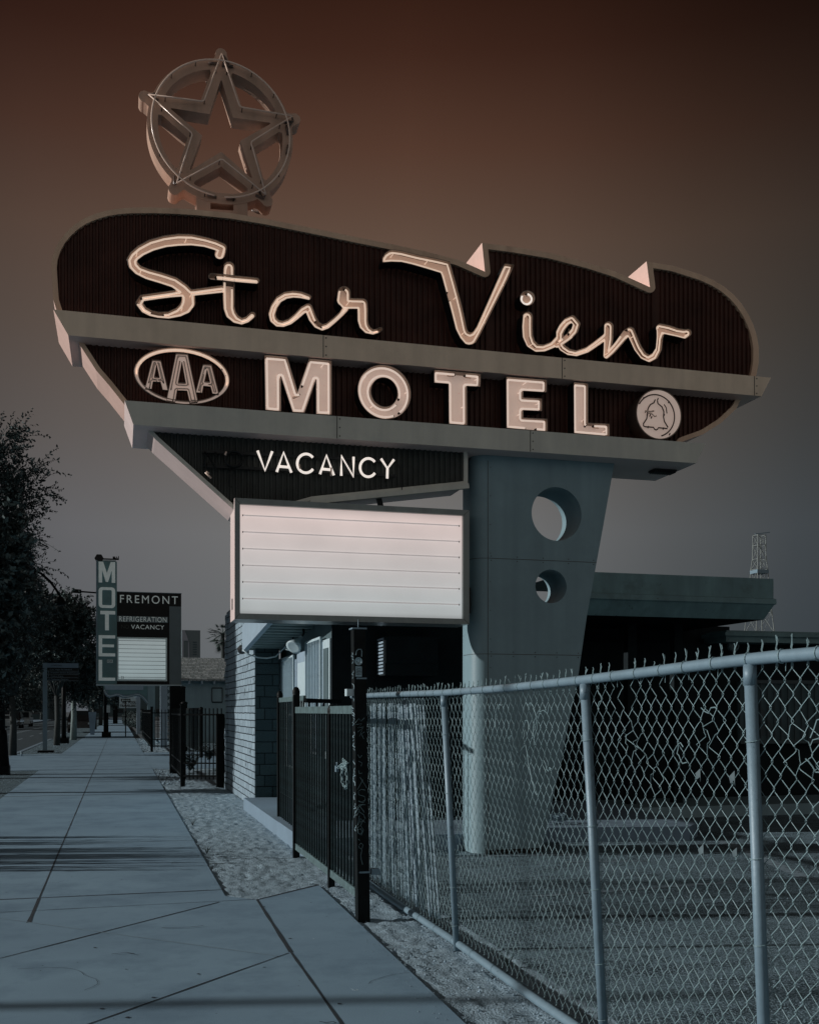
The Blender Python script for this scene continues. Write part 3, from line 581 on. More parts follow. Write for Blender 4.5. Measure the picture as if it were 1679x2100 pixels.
mb = MB(); a = S(775, 1022, 11.5); mb.bar((a.x, 11.5, zt+.16), (a.x+.05, 11.52, zt-.02), .05, .06); mb.build('marquee_bracket', M_BLACK, sign); mb = MB(); b = S(560, 1040, 11.6); mb.bar((b.x, 11.6, zt+.1), (b.x, 11.6, zt-.02), .05, .06); mb.build('marquee_bracket', M_BLACK, sign); mb = MB()
mb.bar((x1-.06, 11.55, zb+.3), (x1+.1, 11.6, zb+.3), .06, .3); mb.build('marquee_bracket', M_BLACK, sign)
mb = MB(); q = (x0-.003, YM+.2, zb+.12); mb.box(q, (x0, YM+.28, zb+.24)); mb.build('maker_plate', M_BLACK, marq)
# ---- tapered pylon with rounded nose and two round holes
YF, YK = 11.47, 12.03; ztop = S(1262, 950, YB0).z+.004; xn = S(1000, 1200, YF).x; r = (YK-YF)/2; mb = MB()
edge = [S(1260, 925, YF), S(1236, 1080, YF), S(1203, 1262, YF), S(1186, 1380, YF), S(1153, 1545, YF), S(1124, 1680, YF), S(1106.5, 1751, YF)]; edge[0].z = ztop+.1; edge[-1].z = 0.005
front = [Vector((xn, YF, edge[0].z))]+edge+[Vector((xn, YF, .005))]
def circ(c, rad, n=48): return [Vector((c.x+rad*math.cos(2*math.pi*k/n), YF, c.z+rad*math.sin(2*math.pi*k/n))) for k in range(n)]
hs = [circ(S(1141, 1054, YF), .315), circ(S(1129.5, 1202.5, YF), .197)]
mb.fill([front]+hs); sh = Vector((0, YK-YF, 0)); mb.fill([[p+sh for p in l] for l in [front]+hs])
for h in hs: mb.wall(h, sh, 0, True)
mb.add([p for e in edge for p in (e, e+sh)], [(2*i, 2*i+1, 2*i+3, 2*i+2) for i in range(len(edge)-1)])
n = 20; pr = []; r = .165
for k in range(n+1):
    t = math.pi*k/n; pr.append((xn-r*math.sin(t), (YF+r if k <= n/2 else YK-r)-r*math.cos(t)))
mb.add([(x, y, z) for x, y in pr for z in (.005, edge[0].z)], [(2*i, 2*i+1, 2*i+3, 2*i+2) for i in range(n)], 0, True)
mb.box((xn-.003, YF-.003, .01), (xn+.003, YF, ztop-.005), 1)
zs = [S(1060, 1147, YF).z, S(1060, 1342, YF).z]
for z in zs:
    i = next(i for i in range(len(edge)-1) if edge[i].z >= z >= edge[i+1].z); xe = edge[i].x+(edge[i].z-z)/(edge[i].z-edge[i+1].z)*(edge[i+1].x-edge[i].x)
    mb.box((xn, YF-.003, z-.003), (xe-.003, YF, z+.003), 1)
    for k in range(n): 
        (ax, ay), (bx, by) = pr[k], pr[k+1]
    mb.tube([(a-.001, b-.0005, z) for a, b in pr[:n//2+1]]+[(xn-r-.001, YK-r, z)], .003, 4, 1)
    for k in range(5):
        x = xn+.04+(xe-xn-.08)*k/4
        for dz in (-.025, .025): mb.lathe([(.006, -.005), (.006, .002)], (x, YF, z+dz), 'Y', 6, 1)
for k in range(14):
    z = .5+k*.33
    if z < ztop: mb.lathe([(.005, -.005), (.005, .002)], (xn+.03, YF, z), 'Y', 6, 1)
pyl = mb.build('pylon', [M_PYLON, M_SEAM], sign)
mb = MB(); mb.box((xn-.02, YF-.03, 0.0), (S(1110, 1700, YF).x, YK+.05, .05)); mb.build('pylon_base', M_BLACK, pyl)
# ================================================================== GROUND
mb = MB(); mb.add([(-900, -60, -.135), (900, -60, -.135), (900, 1600, -.135), (-900, 1600, -.135)], [(0, 1, 2, 3)]); mb.build('ground', M_GROUND, kind='structure')
mb = MB(); mb.add([(-12.2, -40, -.130), (-3.98, -40, -.130), (-3.98, 500, -.130), (-12.2, 500, -.130)], [(0, 1, 2, 3)])
rng = random.Random(3)
for k in range(26):                                        # lane lines
    y = 6+k*9
    for x in (-6.0, -10.0): mb.add([(x-.06, y, -.126), (x+.06, y, -.126), (x+.06, y+3, -.126), (x-.06, y+3, -.126)], [(0, 1, 2, 3)], 1)
for x in (-7.9, -8.2): mb.add([(x-.05, -20, -.126), (x+.05, -20, -.126), (x+.05, 400, -.126), (x-.05, 400, -.126)], [(0, 1, 2, 3)], 1)
mb.build('road', [M_ROAD, M_PAINTL], kind='structure')
mb = MB(); mb.box((-3.98, -10, -.128), (-3.80, 66, .0)); mb.box((-3.98, 71.6, -.128), (-3.80, 260, .0)); mb.box((-12.4, -10, -.128), (-12.2, 300, 0)); mb.build('kerb', M_CONC2, kind='structure')
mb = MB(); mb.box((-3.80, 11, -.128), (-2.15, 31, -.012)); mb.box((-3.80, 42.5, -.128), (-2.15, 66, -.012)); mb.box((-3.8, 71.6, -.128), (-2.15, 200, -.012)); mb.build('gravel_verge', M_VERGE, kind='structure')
mb = MB(); mb.box((-40, -10, -.128), (-12.4, 300, -.004)); mb.build('far_pavement', M_CONC2, kind='structure')
# sidewalk slabs with tooled joints
mb = MB(); mb.box((-2.15, -8, -.128), (.91, 66, 0)); mb.box((-2.15, 71.6, -.128), (.91, 260, 0)); mb.box((-3.80, -8, -.128), (-2.15, 11, -.001)); mb.box((-3.8, 31, -.128), (-2.15, 42.5, -.001))
ap = [(.91, -8), (1.76, -8), (1.76, 5.3), (1.82, 9.87), (1.16, 9.23), (.91, 9.5)]
mb.prism([(x, y, 0.0) for x, y in ap], (0, 0, -.12)); mb.box((.91, 30.8, -.12), (3.6, 43.2, -.002))
def strip(a, b, w, z, mi):
    a = Vector((a[0], a[1], z)); b = Vector((b[0], b[1], z)); d = (b-a).normalized(); r = Vector((-d.y, d.x, 0))*w/2
    n = max(2, int((b-a).length/.25)); rg = random.Random(int(a.x*77+a.y*31)); vs = []
    for i in range(n+1):
        p = a.lerp(b, i/n); q = 1+rg.uniform(-.35, .35); vs += [p-r*q, p+r*q]
    mb.add(vs, [(2*i, 2*i+1, 2*i+3, 2*i+2) for i in range(n)], mi)
strip((-.68, 8.7), (-.68, 9.8), .03, .00180, 1); strip((-.68, 9.8), (-.68, 66), .014, .00180, 1)
strip((-3.8, 9.83), (.91, 9.83), .026, .00205, 1)
for y, w in ((21.6, .055), (25.6, .03), (29.6, .03), (31, .07), (36, .025), (42.4, .05), (47, .03), (52, .03), (57, .03), (62, .03)): strip((-2.15, y), (.91, y), w, .00205, 1)
for y in (13.7, 17.6): strip((-2.15, y), (.91, y), .012, .00205, 1)
strip((1.16, 9.23), (1.82, 9.87), .03, .00205, 1); strip((1.16, 9.23), (1.13, 7.16), .024, .00205, 1); strip((1.13, 7.16), (1.127, -8), .016, .00205, 1)
strip((-.95, 7.30), (.83, 9.2), .013, .00230, 1); strip((-3.8, 4.4), (-.95, 7.3), .013, .00230, 1); strip((-2.2, 3.63), (1.11, 7.14), .013, .00230, 1); strip((-3.8, 9.15), (1.15, 9.25), .010, .00230, 1)
strip((-1.6, 9.6), (1.02, 7.07), .016, .00255, 2); strip((-1.2, 6.35), (.42, 4.9), .016, .00255, 2); pass
for pts in ([(1.02, 5.5), (1.05, 5.47), (1.09, 5.48), (1.10, 5.45)], [(.31, 8.2), (.5, 8.16), (.62, 8.19)], [(-.05, 7.4), (.05, 7.42), (.1, 7.36)]):
    for a, b in zip(pts[:-1], pts[1:]): strip(a, b, .008, .008, 1)
rng = random.Random(31)
def blob(x, y, r, z, mi):
    n = 7; mb.add([(x+r*rng.uniform(.6, 1.2)*math.cos(6.283*k/n), y+r*rng.uniform(.6, 1.2)*math.sin(6.283*k/n), z) for k in range(n)], [tuple(range(n))], mi)
for k in range(150): blob(rng.uniform(-2.1, 1.7 if k % 3 else .85), 4.2+rng.random()**1.6*20, rng.choice([.004, .006, .009, .014]), .0028+.0001*(k % 5), 1) if True else None
for x, y, a, n in ((-.2, 6.5, .6, 14), (.55, 11.6, 1.2, 16), (-1.3, 10.6, .2, 12), (1.45, 6.2, 1.4, 12), (-1.7, 17, .9, 18)):
    for k in range(n):                                     # hairline cracks
        a += rng.uniform(-.5, .5); x2, y2 = x+.07*math.cos(a), y+.07*math.sin(a)
        if x2 < .88 or y < 9: strip((x, y), (x2, y2), .0035, .0033, 1)
        x, y = x2, y2
mb.build('sidewalk', [M_CONC, M_JOINT, M_CUT], kind='structure')
# side street dip far down the sidewalk
mb = MB(); mb.add([(-3.9, 66, -.127), (60, 66, -.127), (60, 71.6, -.127), (-3.9, 71.6, -.127)], [(0, 1, 2, 3)]); mb.build('side_street', M_ROAD, kind='structure')
# bumpy strip of dirt between sidewalk and fence
def bumpy(x0, x1, y0, y1, nx, ny, amp, base, seed):
    rg = np.random.RandomState(seed); h = rg.rand(ny+1, nx+1)
    for _ in range(1): h = (h+np.roll(h, 1, 0)+np.roll(h, 1, 1)+np.roll(h, -1, 0)+np.roll(h, -1, 1))/5
    h = (h-.5)*amp*2; vs = [(x0+(x1-x0)*i/nx, y0+(y1-y0)*j/ny, base+h[j, i]) for j in range(ny+1) for i in range(nx+1)]
    return vs, [(j*(nx+1)+i, j*(nx+1)+i+1, (j+1)*(nx+1)+i+1, (j+1)*(nx+1)+i) for j in range(ny) for i in range(nx)]
mb = MB(); v, f = bumpy(.905, 2.6, 2.5, 30.8, 60, 560, .020, -.014, 4); mb.add(v, f, 0, True); v, f = bumpy(.905, 3.2, 43.2, 66, 30, 150, .03, -.02, 5); mb.add(v, f, 0, True)
mb.box((.905, -8, -.128), (2.6, 2.5, -.02)); mb.build('dirt_strip', M_DIRT, kind='structure')
mb = MB(); mb.add([(2.55, -8, -.004), (70, -8, -.004), (70, 66, -.004), (2.55, 66, -.004)], [(0, 1, 2, 3)])
def pstrip(a, b, w, mi, z=.002):
    a = Vector((a[0], a[1], z)); b = Vector((b[0], b[1], z)); d = (b-a).normalized(); r = Vector((-d.y, d.x, 0))*w/2; mb.add([a-r, a+r, b+r, b-r], [(0, 1, 2, 3)], mi)
pstrip(G(1090, 1839).xy, G(1540, 1806).xy, .09, 1); pstrip(G(1150, 1768).xy, G(1330, 1766).xy, .07, 1, .003); pstrip(G(1480, 1725).xy, G(1650, 1800).xy, .16, 1, .004)
pstrip(G(1000, 1756).xy, G(1190, 1752).xy, .12, 1, .005)
mb.build('parking_lot', [M_ASPH, M_PAINTL], kind='structure')
# loose stones
mb = MB(); rng = random.Random(8)
def stone(x, y, z, s):
    p = [(s*rng.uniform(.6, 1.2), 0, 0), (-s*rng.uniform(.6, 1.2), 0, 0), (0, s*rng.uniform(.6, 1.2), 0), (0, -s*rng.uniform(.6, 1.2), 0), (0, 0, s*rng.uniform(.5, 1)), (0, 0, -s*.4)]
    a = rng.random()*6.3; ca, sa = math.cos(a), math.sin(a)
    mb.add([(x+q[0]*ca-q[1]*sa, y+q[0]*sa+q[1]*ca, z+q[2]) for q in p], [(0, 2, 4), (2, 1, 4), (1, 3, 4), (3, 0, 4), (2, 0, 5), (1, 2, 5), (3, 1, 5), (0, 3, 5)])
for _ in range(5200):
    y = 3.6+(rng.random()**1.7)*26; lo = .95 if y > 9.9 else 1.84; x = lo+rng.random()*(2.5-lo)
    stone(x, y, -.008, rng.choice([.003, .004, .004, .005, .006, .008, .013]))
for _ in range(420):
    y = 3.9+rng.random()**1.5*18; stone((1.80 if y < 9.8 else .9)-abs(rng.gauss(0, .10)), y, .002, rng.choice([.003, .004, .006]))
for _ in range(1600): stone(rng.uniform(-3.75, -2.2), rng.uniform(14, 31), -.008, rng.choice([.007, .010, .014]))
for _ in range(1300): stone(rng.uniform(-3.75, -2.2), rng.uniform(42.6, 60), -.008, rng.choice([.010, .015, .02]))
for _ in range(260): stone(.95+rng.random()**2*.9, rng.uniform(24, 31), -.0, rng.choice([.015, .02, .035]))
for _ in range(300): stone(.95+rng.random()**2*.8, rng.uniform(43, 64), -.0, rng.choice([.02, .03, .045]))
for _ in range(2600): stone(2.5+rng.random()*4.5, 3.0+rng.random()**1.5*8, -.002, rng.choice([.004, .005, .006, .009]))
mb.build('loose_gravel', M_GRAVEL, label='loose grey gravel scattered over the dirt strips and the lot', cat='gravel', kind='stuff')
# ================================================================== CHAIN LINK FENCE
def fx(y, z):                                              # the fence leans a little to the sidewalk
    return 2.25-float(np.interp(y, [2, 3.3, 4.6, 9], [.012, .03, .052, .05]))*max(0, z)+.006*math.sin(y*1.3)*z
FZ = lambda y: float(np.interp(y, [1.5, 2.4, 3.3, 4.0, 4.7, 5.8, 6.95, 9], [1.838, 1.838, 1.838, 1.817, 1.799, 1.783, 1.776, 1.788]))
fence = thing('chain_link_fence', 'grey galvanised chain link fence with bent wires beside the empty lot', 'fence', (2.25, 5.5, 0))
ys = [1.7+.25*i for i in range(34)]; ys = [y for y in ys if y <= 9.95]
mb = MB(); mb.tube([(fx(y, FZ(y)), y, FZ(y)) for y in ys], .0225, 12)
for y in [1.75+.2*i for i in range(41)]:                    # wire ties round the rail
    z = FZ(y); x = fx(y, z); yy = y+.012*math.sin(y*9)
    mb.tube([(x+.0255*math.cos(t), yy+.012*math.cos(t), z+.0255*math.sin(t)) for t in [2*math.pi*k/10 for k in range(11)]]+[(x+.03, yy+.02, z-.05)], .0017, 4, 1)
top = mb.build('top_rail', [M_GALV, M_WIRE], fence)
mb = MB(); mb.tube([(2.255+.008*math.sin(y*2), y, .035) for y in ys], .027, 12)
for y in [2.0+.42*i for i in range(17)]: mb.tube([(2.255+.030*math.cos(t), y+.006*math.cos(t), .035+.03*math.sin(t)) for t in [2*math.pi*k/10 for k in range(11)]], .0018, 4, 1)
mb.build('bottom_rail', [M_GALV, M_WIRE], fence)
for y in (1.98, 3.31, 4.64, 6.95):
    mb = MB(); zt_ = FZ(y); a = Vector((2.25, y, -.01)); b = Vector((fx(y, zt_), y+.02, zt_-.02))
    mb.tube([a, b], .0225, 14)
    mb.tube([b-Vector((0, 0, .075)), b-Vector((0, 0, .005))], .0238, 14)
    for f in (.1, .25, .45, .62, .85): p = a.lerp(b, f); mb.tube([(p.x+.0255*math.cos(t), p.y+.0255*math.sin(t), p.z+.006*math.cos(t)) for t in [2*math.pi*k/12 for k in range(13)]], .0018, 4, 1)
    mb.build('fence_post', [M_GALV, M_WIRE], fence)
# woven mesh: every wire is a zigzag that hooks its neighbours
PW, PH = .0415, .048; rng = random.Random(11); mb = MB(); nw = int((9.9-1.8)/PW); ZB = .07
bends = [(3.05, 1.52, .16, .10), (2.75, 1.45, .2, .12), (3.62, 1.55, .10, .06), (4.25, 1.5, .12, .07), (4.05, 1.38, .1, .05), (5.6, 1.4, .12, .03)]
for w in range(nw):
    y0 = 1.8+w*PW; pts = []; n = int((1.80-ZB)/PH); damaged = rng.random() < (.14 if y0 < 4.6 else .05)
    for i in range(n+1):
        z = ZB+i*PH
        if z > FZ(y0)+.03: break
        side = (i+w) % 2; y = y0+(PW+.004)*(1 if side else 0)-.002
        xo = .004 if side else -.004; dy = dz = 0
        for by, bz, rad, amp in bends:
            q = math.hypot(y0-by, z-bz)/rad
            if q < 1.6: g = math.exp(-q*q*1.5)*amp*(.22 if by < 3.2 else .5); dy += g*math.sin(by*40+z*38); dz += g*.6*math.sin(bz*50+y0*45); xo += g*.35*math.cos(y0*31+z*20)
        dy += .003*math.sin(z*7+y0*3)+.010*math.sin(z*2.2+y0*1.1)*z*.4
        zz = z+dz+.006*math.sin(y0*2.1)
        x_ = fx(y, zz)+.029; pts.append(Vector((x_+xo, y+dy-.003*(1 if side else -1), zz-.007))); pts.append(Vector((x_, y+dy+.001*(1 if side else -1), zz))); pts.append(Vector((x_-xo, y+dy-.003*(1 if side else -1), zz+.007)))
    if damaged and len(pts) > 20: cutn = rng.randrange(3, 14); pts = pts[:-cutn]
    mb.tube(pts, .0016, 4, caps=False)
    if not damaged and rng.random() < .88:                 # twisted ends standing above the rail
        e = pts[-1]; e = Vector((fx(y0, FZ(y0))+.029, e.y, FZ(y0)-.005)); t = FZ(y0)+.036+rng.uniform(0, .030); pts2 = [pts[-1], e]
        for k in range(5): pts2.append(Vector((e.x+.003*math.cos(k*2), e.y+.003*math.sin(k*2.2), FZ(y0)+.018+(t-FZ(y0)-.01)*k/4)))
        mb.tube(pts2, .0026, 4)
        if rng.random() < .5: mb.tube([pts2[-3], pts2[-1]+Vector((rng.uniform(-.01, .01), rng.uniform(-.014, .014), .004))], .0022, 4)
for _ in range(16):                                        # curled broken strands
    y = rng.choice([rng.uniform(2.6, 3.1), rng.uniform(3.4, 4.6), rng.uniform(5.2, 6)]); z = rng.uniform(1.35, 1.7); p = Vector((fx(y, z)+.018, y, z)); pts = [p]; a = rng.random()*6
    for k in range(rng.randrange(5, 10)): a += rng.uniform(-1.1, 1.1); p = p+Vector((rng.uniform(-.006, .006), .028*math.cos(a), .028*math.sin(a)-.008)); pts.append(p)
    mb.tube(pts, .0022, 4)
mb.build('wire_mesh', M_WIRE, fence)
# upright strands of a second, bunched-up run of mesh at the gate end
rng = random.Random(2)
for k in range(40):
    y = 7.95+(k/39)*1.95+rng.uniform(-.02, .02); x = 2.315+rng.uniform(-.01, .05); ln = .27*max(0, 1-k/26)+rng.uniform(0, .03)
    mb = MB(); pts = []; amp = rng.uniform(.0005, .002); r = rng.choice([.007, .010, .012, .016])
    for i in range(30):
        z = .06+i*(FZ(y)-.09)/29; pts.append((x+amp*math.sin(i*2.4), y+ln*(z-1.0)+amp*math.cos(i*2.1)+.003*math.sin(z*1.5+k), z))
    mb.tube(pts, r, 5); mb.build('bunched_strand', M_GALV, fence)
for y, z, s in ((3.70, 1.40, 1), (3.47, 1.401, 1.1), (3.70, 1.10, 1.1), (3.47, 1.12, .9)):
    mb = MB(); x = fx(y, z)-.012
    a = [Vector((x, y-.012*s, z+.03*s)), Vector((x-.012, y+.014*s, z+.004)), Vector((x, y+.018*s, z-.025*s)), Vector((x+.004, y-.004, z-.012)), Vector((x-.004, y-.02*s, z-.035*s))]
    a = [Vector((x+.02, y, z))+(q-Vector((x, y, z)))*.8 for q in a]; mb.prism(a, (.0015, 0, 0)); mb.build('torn_plastic', M_GREYSTRIP, label={1.40: 'small scrap of pale plastic caught high in the mesh, left of two', 1.401: 'small scrap of pale plastic caught high in the mesh, right of two', 1.10: 'small scrap of pale plastic caught low in the mesh, left of two', 1.12: 'small scrap of pale plastic caught low in the mesh, right of two'}[z], cat='plastic scrap', group='plastic scraps caught in the fence mesh')
# ================================================================== TALL STEEL POST WITH GRAFFITI
b0 = Vector((1.99, 8.18, 0)); PZ = S(740, 1292, 8.18).z
post = thing('steel_post', 'tall black square steel post covered in scratched graffiti and stickers, by the fence end', 'post', b0)
xl = S(734.5, 1500, 8.10).x; xr = S(759, 1500, 8.10).x; LN = -.037
mb = MB(); mb.prism([(xl, 8.10, -.02), (xr, 8.10, -.02), (xr+LN, 8.10, PZ), (xl+LN, 8.10, PZ)], (0, .105, 0)); mb.build('shaft', M_IRON, post)
mb = MB(); mb.box((xl-.012+LN, 8.09, PZ), (xr+.008+LN, 8.215, PZ+.012)); mb.tube([((xl+xr)/2+LN, 8.15, PZ), ((xl+xr)/2+LN, 8.15, PZ+.08)], .004, 5); mb.build('cap', M_GALV, post)
M_SCRATCH = mat('scratched_line', (.20, .32, .35), .7, .3, 20); M_SCR2 = mat('chalk_marker', (.30, .45, .52), .7, .3, 12)
sy = 8.10
def sq(px, py): return S(px, py, sy-.001)
mb = MB(); O = (660, 1280); K = 5.833
for st in ([(455, 1830), (520, 1930), (535, 1960)], [(425, 1980), (470, 1900), (490, 1860)], [(520, 1985), (470, 1975), (435, 2000), (440, 2040), (510, 2060), (520, 2100), (470, 2130), (440, 2110)],
           [(400, 1180), (440, 1130), (470, 1160), (510, 1120)], [(410, 1200), (480, 1190), (430, 1240), (500, 1230)], [(430, 1290), (490, 1240), (460, 1320), (510, 1290)], [(450, 1340), (470, 1310), (500, 1370)], [(430, 1560), (450, 1600), (480, 1570)], [(440, 1640), (480, 1660), (470, 1700)], [(440, 1750), (450, 1790), (480, 1780)],
           [(400, 2260), (430, 2200), (480, 2160), (520, 2160)], [(440, 2240), (500, 2280), (520, 2330)], [(420, 2180), (450, 2230), (415, 2290)]):
    mb = MB(); mb.tube([sq(O[0]+x/K, O[1]+y/K) for x, y in st], .0016, 4); mb.build('graffiti_mark', M_SCRATCH, post)
O = (640, 1640); K = 6.458
for st in ([(610, 20), (680, 40), (700, 0)], [(590, 160), (620, 70), (680, 60)], [(620, 70), (680, 150), (690, 170)], [(625, 210), (605, 330), (690, 270)], [(600, 340), (640, 250), (700, 300)], [(620, 300), (690, 260), (640, 340)], [(600, 370), (640, 340), (680, 400), (650, 470), (610, 440), (600, 380)], [(620, 400), (640, 380), (670, 430), (640, 450)],
           [(610, 520), (630, 540)], [(620, 600), (650, 575), (675, 600), (660, 645), (625, 640), (615, 610)], [(640, 640), (660, 665), (645, 740), (650, 790), (668, 860)]):
    mb = MB(); mb.tube([sq(O[0]+x/K, O[1]+y/K) for x, y in st], .0017, 4); mb.build('graffiti_mark', M_SCRATCH, post)
mb = MB(); rng = random.Random(4); z = .7
while z < PZ-.2:                                           # marker tags down the lit side
    pts = [(xl-.001+LN*(z+.012*k)/PZ, 8.11+rng.uniform(0, .085), z+.012*k) for k in range(rng.randrange(4, 9))]; mb.tube(pts, .003, 4); z += rng.uniform(.06, .14)
mb.build('marker_tags', M_SCR2, post)
O = (660, 1280); K = 5.833
mb = MB(); c = sq(O[0]+437/K, O[1]+445/K); mb.lathe([(.032, -.004), (.030, .0)], c, 'Y', 14); 
mb.tube([sq(O[0]+x/K, O[1]+y/K) for x, y in ((405, 370), (415, 320), (435, 300), (470, 300), (478, 330), (475, 390))], .003, 4); mb.tube([sq(O[0]+x/K, O[1]+y/K)-Vector((0, .004, 0)) for x, y in ((420, 420), (450, 410), (460, 450), (430, 470), (415, 440))], .002, 4, 1)
mb.build('round_sticker', [M_SCR2, M_BLACK], post)
mb = MB(); a = sq(O[0]+402/K, O[1]+505/K); b = sq(O[0]+478/K, O[1]+628/K); mb.box((a.x, sy-.003, b.z), (b.x, sy, a.z), 0)
for k in range(5): mb.tube([(a.x+.006, sy-.004, a.z-.01-.013*k), ((a.x+b.x)/2, sy-.004, a.z-.018-.012*k), (b.x-.006, sy-.004, a.z-.012-.013*k)], .0018, 4, 1)
mb.build('square_sticker', [M_SCR2, M_BLACK], post)
mb = MB()
for yz in ((648, 1280), ): a = sq(O[0]+420/K, O[1]+648/K); mb.box((a.x, sy-.006, a.z-.006), (xr+LN*.8, sy, a.z+.006)); mb.lathe([(.008, -.01), (.006, 0)], a, 'Y', 8)
a = S(738, 1789, sy); mb.box((a.x, sy-.006, a.z-.008), (xr+.0, sy, a.z+.006)); mb.lathe([(.008, -.01), (.006, 0)], a, 'Y', 8)
mb.build('strap', M_GALV, post)
mb = MB(); a = S(762, 1789, sy+.02); mb.prism([a+Vector(q) for q in ((0, 0, -.02), (.055, 0, -.025), (.07, 0, -.012), (.07, 0, .02), (.055, 0, .028), (0, 0, .026))], (0, .06, 0)); mb.build('hinge_block', M_GALV, post)
mb = MB(); a = S(712, 1421, 8.2); mb.box((a.x-.02, 8.12, a.z-.025), (xl+LN*.7, 8.2, a.z+.03)); mb.build('latch_plate', M_WHITEB, post)
# ================================================================== IRON GATES BESIDE THE POST
def iron_gate(name, label, p0, p1, z0, z1, n, grp, posts=(), rail=.045, over=0, cat='gate', rmat=None, pick=.010, lowrail=None, loc=None):
    p0 = Vector(p0); p1 = Vector(p1); t = thing(name, label, cat, ((p0+p1)/2).to_tuple(), grp); rmat = rmat or M_IRON
    for k, zz in enumerate((z0, z1)):
        mb = MB(); mb.bar(p0+Vector((0, 0, zz)), p1+Vector((0, 0, zz)), .035, rail); mb.build('rail', rmat, t)
    if lowrail:
        mb = MB(); mb.bar(p0+Vector((0, 0, lowrail)), p1+Vector((0, 0, lowrail)), .03, .03); mb.build('rail', rmat, t)
    d = p1-p0; first = None; a0 = p0+d*(.5/n)
    for k in range(n):
        q = p0+d*((k+.5)/n)
        if first is None:
            mb = MB(); mb.box((a0.x-pick, a0.y-pick, z0-over*.5), (a0.x+pick, a0.y+pick, z1-rail*.3+over)); first = mb.build('picket', M_PICK if 'gate' in name else M_IRON, t)
        else: clone(first, t, q-a0)
    for s_, zt_, w in posts:
        q = p0+d*s_; mb = MB(); mb.box((q.x-w, q.y-w, -.02), (q.x+w, q.y+w, zt_)); mb.lathe([(w*1.1, zt_), (w*1.25, zt_+.02), (w*1.2, zt_+.05), (w*.7, zt_+.085), (w*.1, zt_+.095)], (q.x, q.y, 0), 'Z', 12); mb.build('gate_post', M_IRON, t)
    return t
g1 = iron_gate('iron_gate', 'black iron picket gate with a chain, nearest the tall post', (1.93, 8.32, 0), (1.93, 11.85, 0), .12, 1.66, 26, 'black iron gates by the office', posts=((.42, 1.62, .03), (1.0, 1.83, .035)), rmat=M_IRONE, rail=.07)
g2 = iron_gate('iron_gate', 'narrow black iron picket gate behind the chained gate, beside the stone pier', (2.08, 12.15, 0), (2.15, 14.6, 0), .14, 1.80, 13, 'black iron gates by the office', posts=((1, 1.84, .035),), rmat=M_IRONE, rail=.06)
# hand rail across the step
iron_gate('hand_rail', 'low black iron rail running from the gate to the office wall', (2.05, 11.95, 0), (2.72, 13.2, 0), .5, 1.77, 5, None, cat='rail', rail=.05)
# chain with padlock
ch = thing('chain', 'grey steel chain knotted through the gate pickets with a padlock', 'chain', (1.9, 8.8, 1.0)); mb = MB()
def link_at(c, d, k):
    c = Vector(c); d = Vector(d).normalized(); s = d.cross(Vector((0, 1, 0)) if k % 2 else Vector((1, .3, 0))).normalized()
    mb.tube([c+d*.022*math.cos(t)+s*.011*math.sin(t) for t in [2*math.pi*i/10 for i in range(10)]], .0042, 5, closed=True)
O = (440, 1240); K = 3.109; path = [(780, 1045), (815, 1015), (845, 1010), (820, 990), (835, 1030), (812, 1060), (812, 1110), (820, 1150), (838, 1168), (846, 1130), (842, 1080), (838, 1030), (800, 1040)]
pp = [SX(O[0]+x/K, O[1]+y/K, 1.895) for x, y in path]; k = 0
for a, b in zip(pp[:-1], pp[1:]):
    n = max(1, int((b-a).length/.032))
    for i in range(n): link_at(a.lerp(b, i/n), b-a, k); k += 1
mb.build('links', M_WIRE, ch)
mb = MB(); a = pp[0]; mb.box((a.x-.012, a.y-.02, a.z-.03), (a.x+.012, a.y+.03, a.z+.025)); mb.tube([a+Vector((0, -.015, .02)), a+Vector((0, -.015, .055)), a+Vector((0, .02, .055)), a+Vector((0, .02, .02))], .004, 6); mb.build('padlock', M_GALV, ch)
# ================================================================== OFFICE BUILDING OF THE MOTEL
office = thing('motel_office', 'motel office with painted stone pier, barred white windows and a slanting canopy', 'building', (4, 16, 0))
XW = 2.21; mb = MB()
mb.box((XW, 17.9, -.02), (2.62, 22.75, 3.75)); ob = mb.build('stone_pier_wall', [M_BRICKY], office)
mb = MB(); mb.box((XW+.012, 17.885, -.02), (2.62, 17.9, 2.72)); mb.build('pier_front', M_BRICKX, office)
mb = MB(); rng = random.Random(6)                          # rough edges of the stone courses at the far corner
z = 0
while z < 3.6:
    h = rng.uniform(.09, .15); o_ = rng.uniform(.01, .05); mb.box((XW-o_, 22.6-rng.uniform(0, .3), z), (XW+.05, 22.78+rng.uniform(0, .04), z+h-.01)); z += h
mb.build('corner_stones', M_BRICKY, office)
